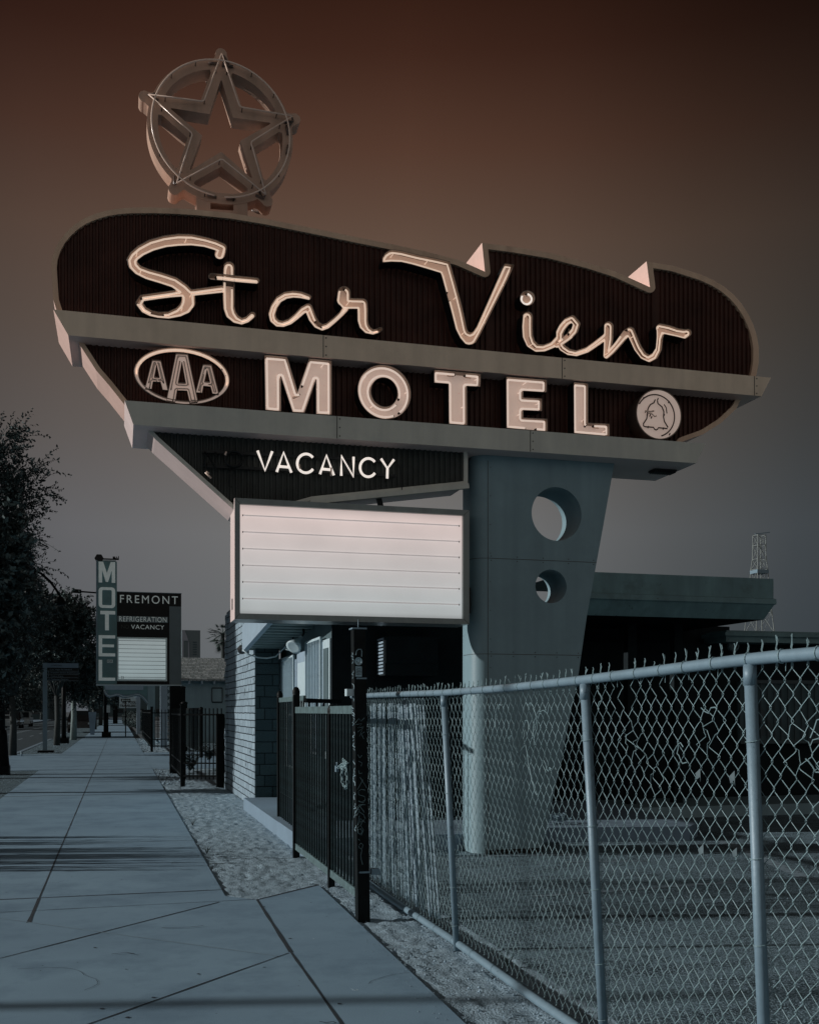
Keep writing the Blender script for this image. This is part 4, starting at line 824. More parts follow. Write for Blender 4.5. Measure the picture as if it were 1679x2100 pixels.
# window wall set back behind the canopy
WX = 2.75; wz = 2.95
mb = MB(); mb.box((WX, 13.8, -.02), (WX+.2, 18.6, 3.4), 0); mb.build('side_wall', M_TEALW, office)
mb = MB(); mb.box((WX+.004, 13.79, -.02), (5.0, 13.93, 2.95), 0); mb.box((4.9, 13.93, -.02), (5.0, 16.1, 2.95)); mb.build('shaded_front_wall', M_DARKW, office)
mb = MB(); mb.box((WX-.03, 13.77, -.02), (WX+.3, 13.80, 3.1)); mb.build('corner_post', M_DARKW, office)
def grille(y0, y1, z0, z1, n):
    f = MB(); x = WX-.07
    for a, b in (((x, y0, z0), (x, y1, z0)), ((x, y0, z1), (x, y1, z1+.0)), ((x, y0, z0), (x, y0, z1)), ((x, y1, z0), (x, y1, z1)), ((x, y0, (z0+z1)/2-.05), (x, y1, (z0+z1)/2-.05))): f.bar(a, b, .03, .035)
    g = f.build('window_grille', M_WHITEB, office); first = None
    for k in range(n):
        y = y0+(y1-y0)*(k+.7)/(n+.4)
        if first is None: y_a = y; mb = MB(); mb.box((x-.009, y-.009, z0), (x+.009, y+.009, z1)); first = mb.build('bar', M_WHITEB, g)
        else: clone(first, g, (0, y-y_a, 0))
    mb = MB(); mb.box((WX-.02, y0+.03, z0+.05), (WX-.005, y1-.03, z1-.05)); mb.build('window_pane', M_WHITE, office)
grille(16.7, 18.75, .75, 2.53, 17); grille(14.35, 15.55, 1.05, 2.66, 9)
mb = MB(); mb.box((WX-.035, 15.6, .15), (WX-.004, 16.6, 2.56), 0); mb.box((WX-.042, 15.7, 1.35), (WX-.034, 16.5, 2.4), 1); mb.box((WX-.042, 15.7, .3), (WX-.034, 16.5, 1.2), 1); dr = mb.build('door', [M_WHITE, M_WHITEB], office)
mb = MB(); mb.lathe([(.03, 0), (.025, -.05), (.032, -.07)], (WX-.035, 16.48, 1.15), 'X', 10); mb.build('handle', M_GALV, dr)
mb = MB(); mb.box((WX-.05, 13.82, 1.0), (WX-.005, 14.3, 2.62), 0); mb.box((WX-.06, 13.9, 1.1), (WX-.05, 14.24, 2.5), 1); mb.build('window', [M_WHITEB, M_TEALW], office)
mb = MB(); mb.box((WX-.5, 15.4, -.02), (WX-.002, 18.6, .75)); mb.build('planter_wall', M_BRICKX, office) if False else None
# canopy: fascia rises toward the street side, ribbed metal deck below
ca = Vector((2.02, 18.1, 2.66)); cb_ = Vector((2.02, 13.2, 3.02)); mb = MB()
mb.add([(2.02, 18.1, 2.66), (2.02, 13.2, 3.02), (2.02, 13.2, 3.5), (2.02, 18.1, 3.1), (2.10, 18.1, 2.66), (2.10, 13.2, 3.02), (2.10, 13.2, 3.5), (2.10, 18.1, 3.1)], [(0, 1, 2, 3), (4, 7, 6, 5), (0, 4, 5, 1), (3, 2, 6, 7), (1, 5, 6, 2), (0, 3, 7, 4)])
mb.add([(2.02, 18.1, 2.66), (2.02, 22.7, 3.0), (2.02, 22.7, 3.3), (2.02, 18.1, 3.1)], [(0, 1, 2, 3)]) if False else None
mb.build('canopy_fascia', M_WHITE, office)
mb = MB(); n = 17
for k in range(n):
    y0 = 18.05-k*(4.8/n); y1 = y0-4.8/n*.55; za = 2.70+(18.1-y0)*.0735; zb_ = 2.70+(18.1-y1)*.0735
    mb.box((2.10, y1, za-.02), (4.6, y0, za+.05)); 
mb.add([(2.10, 18.1, 2.765), (4.6, 18.1, 2.765), (4.6, 13.2, 3.12), (2.10, 13.2, 3.12)], [(0, 1, 2, 3)]); mb.add([(2.10, 18.1, 3.09), (4.6, 18.1, 3.09), (4.6, 13.2, 3.49), (2.10, 13.2, 3.49)], [(0, 1, 2, 3)])
mb.build('canopy_deck', M_DECK, office)
mb = MB(); mb.tube([(2.0, 17.86, 2.68), (2.1, 17.83, 2.60), (2.25, 17.8, 2.55), (2.4, 17.8, 2.54), (2.55, 17.8, 2.57), (2.62, 17.6, 2.66), (2.66, 17, 2.76)], .012, 6); mb.build('cable', M_WHITEB, office)
# floodlights under the canopy
def flood(p, d, s, label, par):
    p = Vector(p); d = Vector(d).normalized(); t = thing('floodlight', label, 'lamp', p, 'floodlights under the canopy'); mb = MB(); rings = []
    e = d.orthogonal().normalized(); g = d.cross(e)
    prof = [(0, .018), (.05, .022), (.07, .035), (.15, .075), (.17, .08), (.165, .055)]
    vs = [p+d*h*s+(e*math.cos(2*math.pi*k/16)+g*math.sin(2*math.pi*k/16))*r*s for h, r in prof for k in range(16)]
    mb.add(vs, [(i*16+k, i*16+(k+1) % 16, (i+1)*16+(k+1) % 16, (i+1)*16+k) for i in range(len(prof)-1) for k in range(16)]+[tuple(range(16)), tuple(5*16+k for k in range(16))], 0, True); mb.build('reflector', M_WHITEB, t)
    mb = MB(); mb.tube([p, p-d*.05*s, p+Vector((.03, 0, .09*s))], .012*s, 6); mb.lathe([(.05*s, 0), (.05*s, .02)], p+Vector((.03, 0, .085*s)), 'Z', 12); mb.build('bracket', M_BLACK, t)
c = SX(618, 1306, 2.62); flood(c, (-.5, -.45, -.6), 1.5, 'white cone floodlight hanging under the ribbed canopy', office)
c = SX(600, 1312, 2.62); flood(c, (-.2, .3, -.9), 1.0, 'smaller dark floodlight behind the white cone one', office)
wl = thing('wall_lamp', 'dark double spotlight fixed to the sunlit stone wall', 'lamp', (2.15, 19.3, 2.6)); mb = MB(); c = SX(498, 1328, 2.12)
for s_ in (-1, 1): mb.lathe([(.05, -.08), (.085, .02), (.08, .06)], c+Vector((0, .09*s_, -.03)), 'Y', 12)
mb.build('spots', M_BLACK, wl); mb = MB(); mb.box(c-Vector((.03, .05, .06)), c+Vector((.09, .05, .08))); mb.build('base', M_WHITEB, wl)
# raised concrete step in front of the office
mb = MB(); mb.box((2.02, 11.9, -.02), (4.7, 13.79, .19)); mb.box((2.02, 13.79, -.02), (WX, 17.88, .185)); mb.build('step', M_CONC2, office)
# window air conditioner in the shaded wall
ac = thing('air_conditioner', 'boxy dark wall air conditioner with a pale louvred side, left of the pylon', 'air conditioner', (5, 13.5, 2.2))
a = S(789, 1304, 13.35); b = S(898, 1386, 13.35); mb = MB(); mb.box((a.x, 13.35, b.z), (b.x, 13.79, a.z)); mb.box((a.x+.01, 13.335, b.z+.16), (b.x-.01, 13.349, a.z-.01), 0); mb.build('case', M_DARKW, ac)
mb = MB()
for k in range(11): mb.box((a.x-.012, 13.40+.0, b.z+.02+.045*k), (a.x-.001, 13.72, b.z+.045+.045*k))
mb.build('louvres', M_WHITE, ac)
# right wing: drive-under canopy and lower roof
carport = thing('carport', 'wide flat drive-under canopy with a two-step teal fascia, right of the pylon', 'carport', (8, 15, 0))
YQ = 14.0; xl_ = S(1172, 1200, YQ).x; xr_ = S(1585, 1187, YQ).x; zt_ = S(1400, 1180, YQ).z; zm0 = S(1400, 1223, YQ).z; zm1 = S(1400, 1236, YQ).z; zb2 = S(1400, 1266.5, YQ+.1).z
mb = MB(); D2 = 2.5
prof = [(0, zt_), (0, zm0+.01), (-.03, zm0), (-.035, zm1+.02), (-.01, zm1), (.12, zb2), (1.0, zb2+.02), (1.0, zt_-.02)]
for (y0, z0_), (y1, z1_) in zip(prof[:-2], prof[1:-1]):
    a0 = xr_+(.03 if -y0 > .02 else 0)-max(0, y0)*.75 if y0 <= .12 else xr_-.09; a1 = xr_+(.03 if -y1 > .02 else 0)-max(0, y1)*.75 if y1 <= .12 else xr_-.09
    mb.add([(xl_, YQ+y0, z0_), (a0, YQ+y0, z0_), (a1, YQ+y1, z1_), (xl_, YQ+y1, z1_)], [(0, 1, 2, 3)], 0 if y1 < .5 else 1)
    mb.add([(a0, YQ+y0, z0_), (a0, YQ+D2, z0_), (a1, YQ+D2, z1_), (a1, YQ+y1, z1_)], [(0, 1, 2, 3)], 0) if y1 < .5 else None
mb.add([(xl_, YQ, zt_), (xr_, YQ, zt_), (xr_, YQ+D2, zt_), (xl_, YQ+D2, zt_)], [(0, 1, 2, 3)], 0)
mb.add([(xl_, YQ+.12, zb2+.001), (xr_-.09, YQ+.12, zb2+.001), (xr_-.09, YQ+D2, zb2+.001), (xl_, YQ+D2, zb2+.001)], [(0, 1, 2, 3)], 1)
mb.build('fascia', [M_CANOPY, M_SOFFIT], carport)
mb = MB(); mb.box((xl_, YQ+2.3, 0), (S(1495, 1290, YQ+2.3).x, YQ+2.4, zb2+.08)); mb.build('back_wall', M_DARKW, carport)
mb = MB(); 
for x in (xl_+1.5, xr_-1.0): mb.box((x, YQ+1.2, 0), (x+.15, YQ+1.35, zb2))
mb.build('support_post', M_DARKW, carport)
wing = thing('motel_wing', 'dark low motel wing under a shallow roof with a barred window, far right', 'building', (12, 18, 0))
YW = 15.6; xa = S(1488, 1300, YW).x; zA = S(1580, 1294, YW).z; zB = S(1580, 1318, YW).z
mb = MB(); mb.box((xa, YW, zB), (30, YW+9, zB+.10)); mb.box((xa-.05, YW-.06, zB+.10), (30, YW+9, zB+.16)); mb.box((xa+.04, YW+.05, zB+.16), (30, YW+9, zA)); mb.build('roof', M_CANOPY, wing)
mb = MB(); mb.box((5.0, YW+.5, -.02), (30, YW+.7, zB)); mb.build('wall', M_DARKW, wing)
a = S(1512, 1398, YW+.46); b = S(1720, 1520, YW+.46); mb = MB(); mb.box((a.x, YW+.44, b.z), (b.x, YW+.498, a.z)); wn = mb.build('window', M_TEALW, wing); f = MB()
M_FAINT = mat('dim_frame', (.035, .06, .07), .6, .2, 6)
for z in (a.z, b.z): f.bar((a.x, YW+.40, z), (b.x, YW+.40, z), .05, .06)
f.build('frame', M_FAINT, wn); first = None
for k in range(16):
    x = a.x+(b.x-a.x)*k/15
    if first is None: mb = MB(); mb.box((x-.009, YW+.39, b.z), (x+.009, YW+.41, a.z)); first = mb.build('bar', M_FAINT, wn)
    else: clone(first, wn, (x-a.x, 0, 0))
mb = MB(); mb.prism([(a.x+.1, YW+.43, b.z+.1), (a.x+.75, YW+.43, b.z+.1), (a.x+.5, YW+.43, b.z+.55), (a.x+.15, YW+.43, a.z-.1)], (0, .008, 0)); mb.build('curtain', M_FAINT, wn)
gl = thing('globe_lamp', 'small round lamp under the eave of the low wing', 'lamp', S(1501, 1325, YW+.3)); mb = MB(); c = S(1501, 1325, YW+.2)
mb.lathe([(.02, .1), (.07, .07), (.105, 0), (.10, -.05), (.07, -.085), (.03, -.10)], c, 'Y', 20); mb.build('shade', M_GREYSTRIP, gl); mb = MB(); mb.lathe([(.045, -.11), (.04, -.095)], c, 'Y', 16); mb.build('bulb', M_BLACK, gl)
mb = MB(); mb.box((7.4, 14.6, -.02), (30, 16.05, .17)); mb.build('plinth', M_PYLON, wing)
mb = MB(); a = G(1128, 1728); lp = [(5.05, 12.35), (7.0, 12.0), (7.35, 12.4), (7.5, 16), (5.0, 16)]; mb.prism([(x, y, .18) for x, y in lp], (0, 0, -.2))
isl = mb.build('kerbed_island', M_CONC2, label='low raised concrete island beside the foot of the pylon', cat='kerb')
mb = MB(); rng = random.Random(9); c = G(1140, 1690, .2)
for k in range(9):
    r_ = rng.uniform(.12, .32); pts = [(5.35+r_*1.3*math.cos(t+k)+.05*rng.random(), 12.75+r_*.7*math.sin(t+k), .2+.03*rng.random()+.012*k) for t in [2*math.pi*i/18 for i in range(15)]]; mb.tube(pts, .006, 5)
mb.build('wire_coil', M_GALV, label='loose coil of fence wire lying on the concrete island', cat='wire')
# ================================================================== SECOND MOTEL SIGN DOWN THE STREET
YR = 28.6; s2 = thing('street_motel_sign', 'smaller motel sign down the street: upright teal letter column, black box and white reader board', 'sign', (1.5, YR, 0))
O = (180, 1110); K = 6.776; q = lambda x, y, Y=YR: S(O[0]+x/K, O[1]+y/K, Y)
def rect(mbb, x0, y0, x1, y1, Y0, Y1, mi=0):
    a = q(x0, y0); b = q(x1, y1); mbb.box((a.x, Y0, b.z), (b.x, Y1, a.z), mi)
xA = q(130, 1000).x; xB = q(408, 1000).x; xC = q(1137, 1000).x; xD = q(1302, 1000).x
zT = q(270, 278).z; zBt = (q(130, 1990).z+q(1300, 1990).z)/2; zF = q(850, 716).z
mb = MB(); mb.box((xA, YR, zBt), (xB, YR+.35, zT), 0); mb.box((xA-.02, YR-.02, zBt-.02), (xA+.015, YR+.36, zT+.02), 1); mb.build('letter_column', [M_TEALSIGN, M_GALV], s2)
mb = MB(); mb.box((xB, YR+.01, zBt), (xC, YR+.34, zF), 0); mb.box((xC, YR+.01, q(1200, 905).z), (xD, YR+.34, zF), 0); mb.box((xB, YR-.0, zF), (xD+.01, YR+.35, zF+.015), 1); mb.build('black_box', [M_SIGNBLK, M_GALV], s2)
mb = MB(); mb.box((xC, YR+.012, zBt), (xD, YR+.338, q(1200, 905).z)); mb.build('grey_panel', M_GREYSTRIP, s2)
mb = MB(); mb.box((xA-.02, YR-.03, zBt-.03), (xD+.01, YR+.37, zBt)); mb.build('bottom_trim', M_WHITEB, s2)
M_COLLET = mat('column_letter_glow', (.80, .88, .86), .4, .1, 12, emit=(.6, .75, .76), estr=.13)  # unlit letters given a glow to brighten them in the shade
for ch_, y0, y1 in (('M', 290, 577), ('O', 642, 928), ('T', 970, 1238), ('E', 1308, 1600), ('L', 1650, 1938)):
    X0, X1 = q(155, y0).x, q(385, y0).x; a = q(270, y0).z; b = q(270, y1).z; w = .088; mb = MB(); y_f = YR-.05
    def seg(p, r): mb.bar(p, r, .06, w)
    if ch_ == 'M':
        g = [(X0, b), (X0, a), (X0+w*1.3, a), ((X0+X1)/2, (a+b)/2-.02), (X1-w*1.3, a), (X1, a), (X1, b), (X1-w, b), (X1-w, a-.22), ((X0+X1)/2+.03, b+.02), ((X0+X1)/2-.03, b+.02), (X0+w, a-.22), (X0+w, b)]
    elif ch_ == 'O': g = None
    elif ch_ == 'T': m_ = (X0+X1)/2+.0; g = [(X0+.04, a), (X1, a), (X1, a-w), (m_+w*.55, a-w), (m_+w*.55, b), (m_-w*.55, b), (m_-w*.55, a-w), (X0+.04, a-w)]
    elif ch_ == 'E': c_ = (a+b)/2; g = [(X0, a), (X1, a), (X1, a-w*.9), (X0+w, a-w*.9), (X0+w, c_+w*.4), (X1-.03, c_+w*.4), (X1-.03, c_-w*.4), (X0+w, c_-w*.4), (X0+w, b+w*.9), (X1, b+w*.9), (X1, b), (X0, b)]
    else: g = [(X0, a), (X0+w, a), (X0+w, b+w*.9), (X1, b+w*.9), (X1, b), (X0, b)]
    if g: mb.prism([(x, y_f, z) for x, z in g], (0, .045, 0))
    else:
        def rr_(x0, x1, z0, z1, r): return [(cx+r*math.cos(math.radians(t)), cz+r*math.sin(math.radians(t))) for cx, cz, s0 in ((x1-r, z1-r, 0), (x0+r, z1-r, 90), (x0+r, z0+r, 180), (x1-r, z0+r, 270)) for t in range(s0, s0+91, 18)]
        o1 = rr_(X0, X1, b, a, .09); o2 = rr_(X0+w, X1-w, b+w*.8, a-w*.8, .03)
        mb.fill([[Vector((x, y_f, z)) for x, z in o1], [Vector((x, y_f, z)) for x, z in o2]]); mb.wall([(x, y_f, z) for x, z in o1], (0, .045, 0)); mb.wall([(x, y_f, z) for x, z in o2], (0, .045, 0))
    mb.build('letter', M_COLLET, s2)
def txt2(name, s, x0, x1, yt, yb, m, bold=.0, space=1):
    a = q(x0, yt); b = q(x1, yb); text_part(s, name, a.x, b.x, b.z, a.z, YR, m, s2, .012, bold, 0, space)
txt2('name_lettering', 'FREMONT', 452, 1255, 744, 876, M_COLLET, 0, 1.3)
mb = MB(); rect(mb, 415, 1036, 1117, 1134, YR-.004, YR+.01); mb.build('lettering_strip', M_GREYSTRIP, s2)
text_part('REFRIGERATION', 'service_lettering', q(440, 1000).x, q(1098, 1000).x, q(770, 1120).z, q(770, 1050).z, YR-.004, M_COLLET, s2, .01, 0, 0, 1.1)
txt2('vacancy_lettering', 'VACANCY', 605, 1065, 1158, 1228, M_COLLET, 0, 1.1); txt2('unlit_lettering', 'NO', 470, 575, 1158, 1215, M_SIGNDIM)
mb = MB(); rect(mb, 410, 1330, 1105, 1945, YR-.03, YR); rb_ = mb.build('reader_frame', M_SIGNLET, s2)
a = q(432, 1352); b = q(1083, 1922); M_READ2 = reader_mat('street_reader_panel', (.40, .47, .48), (.40, .50, .52), .85, b.z, a.z)
mb = MB(); mb.box((a.x, YR-.034, b.z), (b.x, YR-.030, a.z)); mb.build('reader_panel', M_READ2, s2)
for k in range(10): mb = MB(); z = b.z+(a.z-b.z)*(k+.5)/10; mb.box((a.x, YR-.044, z-.005), (b.x, YR-.034, z+.005)); mb.build('letter_rail', M_GREYSTRIP, s2)
text_part('S5', 'small_mark', q(465, 0).x, q(505, 0).x, q(470, 1910).z, q(470, 1875).z, YR-.034, M_SIGNBLK, s2, .004)
mb = MB(); rect(mb, 272, 1645, 352, 1690, YR-.01, YR); mb.build('sticker', M_SIGNLET, s2)
text_part('FOR', 'sticker_mark', q(280, 0).x, q(344, 0).x, q(300, 1682).z, q(300, 1654).z, YR-.011, M_SIGNBLK, s2, .003)
# key ornament on top
mb = MB(); c = q(160, 228); r_ = .117; mb.prism([(c.x+r_*math.cos(math.radians(60*k)), YR+.1, c.z+r_*math.sin(math.radians(60*k))) for k in range(6)], (0, .08, 0))
a = q(215, 240); b = q(432, 250); mb.box((a.x, YR+.12, b.z-.0), (b.x, YR+.17, b.z+.03))
for x, w, h in ((350, 30, .085), (378, 14, .05), (395, 12, .085), (415, 14, .06), (425, 10, .10)): p = q(x, 245); mb.box((p.x, YR+.12, b.z), (p.x+w/K*.0138, YR+.17, b.z+h))
mb.build('key_ornament', M_BLACK, s2)
mb = MB(); rect(mb, 210, 250, 395, 272, YR+.1, YR+.2); mb.build('cap_tube', M_WHITEB, s2)
mb = MB(); xp0, xp1 = q(1145, 0).x, q(1296, 0).x; mb.box((xp0, YR+.02, -.02), (xp1, YR+.30, zBt)); mb.build('support_post', M_IRON, s2)
# ================================================================== IRON FENCES DOWN THE STREET
def far_fence(label, p0, p1, n, zt=1.72, lr=True, pk=.012):
    return iron_gate('iron_fence', label, (*p0, 0), (*p1, 0), .22, zt-.15, n, 'black iron fences down the street', over=.15, posts=(), cat='fence', rail=.04, lowrail=.5 if lr else None, pick=pk)
far_fence('black iron picket fence closing the yard, joined to the stone wall', (1.36, 23.7), (2.20, 23.35), 10)
far_fence('black iron picket fence running beside the sidewalk under the street sign', (1.34, 23.9), (1.34, 29.8), 42)
far_fence('black iron picket fence along the sidewalk past the driveway', (1.26, 44.2), (1.30, 64), 60)
far_fence('short black iron picket fence across the yard past the driveway', (1.30, 44.0), (2.6, 44.0), 9)
for i, (x, y, z, lb) in enumerate(((1.35, 23.75, 1.78, 'slim black corner post of the near yard fence'), (1.27, 44.05, 1.8, 'black corner post of the fence past the driveway'), (2.12, 23.2, 1.55, 'short weathered black gate post against the stone wall'))):
    mb = MB(); w = .05 if i < 2 else .09; mb.box((x-w, y-w, -.02), (x+w, y+w, z)); mb.box((x-w*1.2, y-w*1.2, z), (x+w*1.2, y+w*1.2, z+.03)); mb.build('fence_post', M_IRON, label=lb, cat='post')
gt = iron_gate('yard_gate', 'black slatted yard gate standing open inside the driveway', (2.55, 45.2, 0), (2.80, 38, 0), .25, 1.72, 60, None, cat='gate', rail=.09, pick=.03, posts=((0, 2.6, .12), (.12, 1.95, .12), (1, 1.7, .06)))
# ================================================================== HOUSE, TOWERS, PALM
hs_ = thing('shingled_house', 'grey house with a ragged shake roof and a small boarded window, behind the iron fence', 'house', (6, 56, 0))
YH = 55; a = S(370, 1392, YH); zE = a.z; mb = MB(); mb.box((a.x, YH, -.02), (14, YH+7, zE+.05)); mb.build('wall', M_PYLON, hs_)
zR = S(400, 1349, YH+3.5).z; mb = MB(); mb.add([(a.x-.9, YH-.5, zE-.05), (14.5, YH-.5, zE-.05), (14.5, YH+3.5, zR), (a.x-.9, YH+3.5, zR)], [(0, 1, 2, 3)]); mb.add([(a.x-.9, YH+7.5, zE-.05), (14.5, YH+7.5, zE-.05), (14.5, YH+3.5, zR), (a.x-.9, YH+3.5, zR)], [(0, 1, 2, 3)])
mb.box((a.x-.9, YH-.52, zE-.12), (14.5, YH-.46, zE-.02)); mb.build('roof', M_SHAKE, hs_)
mb = MB()
for k in range(6): mb.box((a.x+.4+k*.62, YH-.5, zE-.26), (a.x+.48+k*.62, YH, zE-.1))
mb.build('rafter_ends', M_WHITE, hs_)
c0 = S(435, 1411, YH-.03); c1 = S(456, 1440, YH-.03); mb = MB(); mb.box((c0.x, YH-.04, c1.z), (c1.x, YH-.001, c0.z)); w_ = mb.build('window', M_PYLON, hs_)
f = MB(); [f.bar(x, y, .03, .05) for x, y in (((c0.x, YH-.05, c0.z), (c1.x, YH-.05, c0.z)), ((c0.x, YH-.05, c1.z), (c1.x, YH-.05, c1.z)), ((c0.x, YH-.05, c0.z), (c0.x, YH-.05, c1.z)), ((c1.x, YH-.05, c0.z), (c1.x, YH-.05, c1.z)))]; f.build('frame', M_IRON, w_)
YT = 420; tw = thing('hotel_tower', 'tall pale hotel tower with a curved dark front on the skyline', 'tower', S(390, 1440, YT)); 
def R3(mbb, x0, y0, x1, y1, Y0, Y1): a = S(x0, y0, Y0); b = S(x1, y1, Y0); mbb.box((a.x, Y0, b.z), (b.x, Y1, a.z))
mb = MB(); R3(mb, 373, 1292, 411, 1450, YT, YT+18); mb.build('shaft', mat('tower_wall', (.13, .18, .20), .6), tw)
mb = MB(); mb.prism([S(x, y, YT-.5) for x, y in ((374, 1292.5), (379, 1292.5), (384, 1305), (388, 1318), (389, 1350), (386, 1350), (386, 1314), (377, 1314), (377, 1350), (374, 1350))], (0, .4, 0)); mb.build('curved_fin', mat('tower_fin', (.30, .34, .40), .6), tw)
mb = MB()
for k in range(6): R3(mb, 396, 1316+k*5, 404, 1318+k*5, YT-.3, YT-.1)
mb.build('window_bands', M_TEALW, tw)
YG = 135; rt = thing('radio_mast', 'thin steel lattice tower rising behind the carport roof', 'tower', S(1556, 1458, YG)); zt4 = S(1556, 1098, YG).z; cx4 = S(1556, 1200, YG).x
lev = [(0, 2.5), (6, 2.1), (10, 1.75), (13, 1.5), (16, 1.25), (19, 1.0), (zt4-5, .85), (zt4-3.5, .68), (zt4-1.5, .65), (zt4, .65)]; mb = MB(); R_ = .07
for (z0_, w0), (z1_, w1) in zip(lev[:-1], lev[1:]):
    for sx_, sy_ in ((-1, -1), (1, -1), (1, 1), (-1, 1)):
        mb.bar((cx4+sx_*w0, YG+sy_*w0, z0_), (cx4+sx_*w1, YG+sy_*w1, z1_), .10, .10)
    for sA, sB in (((-1, -1), (1, -1)), ((1, -1), (1, 1)), ((1, 1), (-1, 1)), ((-1, 1), (-1, -1))):
        mb.bar((cx4+sA[0]*w0, YG+sA[1]*w0, z0_), (cx4+sB[0]*w1, YG+sB[1]*w1, z1_), .045, .045); mb.bar((cx4+sB[0]*w0, YG+sB[1]*w0, z0_), (cx4+sA[0]*w1, YG+sA[1]*w1, z1_), .045, .045); mb.bar((cx4+sA[0]*w1, YG+sA[1]*w1, z1_), (cx4+sB[0]*w1, YG+sB[1]*w1, z1_), .06, .06)
mb.build('lattice', M_FRAME, rt); mb = MB(); mb.bar((cx4-1.3, YG-.9, zt4), (cx4+1.1, YG-.9, zt4+.35), .12, .12); mb.box((cx4-.95, YG-.95, zt4-5.6), (cx4+.95, YG+.95, zt4-5.1)); mb.build('platform', M_GALV, rt)
def palm(px, py_top, Y, label, rad):
    p = S(px, py_top, Y); t = thing('palm_tree', label, 'tree', (p.x, Y, 0)); rng = random.Random(3)
    mb = MB(); mb.tube([(p.x+.1, Y, -.1), (p.x+.05, Y, p.z*.5), (p.x, Y, p.z)], [.28, .2, .16], 8); mb.build('trunk', M_BARK, t); mb = MB()
    for k in range(46):
        az = rng.random()*6.28; el_ = rng.uniform(-.9, 1.2); L = rad*rng.uniform(.75, 1.05); pts = []
        d = Vector((math.cos(az)*math.cos(el_), math.sin(az)*math.cos(el_), math.sin(el_)))
        for i in range(5): f = i/4; pts.append(Vector((p.x, Y, p.z))+d*L*f*.7-Vector((0, 0, .22*L*f*f)))
        mb.tube(pts, .02, 3); e = pts[-1]
        for j in range(13):
            a = (j-6)/6*1.25; u = d.cross(Vector((0, 0, 1))); u = u.normalized() if u.length > .01 else Vector((1, 0, 0)); w = (d*math.cos(a)+u*math.sin(a)).normalized(); tip = e+w*L*.38+Vector((0, 0, -.1*L)); s_ = w.cross(Vector((0, 0, 1))).normalized()*.05
            mb.add([e-s_, e+s_, tip], [(0, 1, 2)])
    mb.build('crown', mat('palm_leaf', (.05, .085, .08), .7, .4, 3), t)
palm(457, 1300, 95, 'slender fan palm on the skyline beside the stone wall', 1.6)
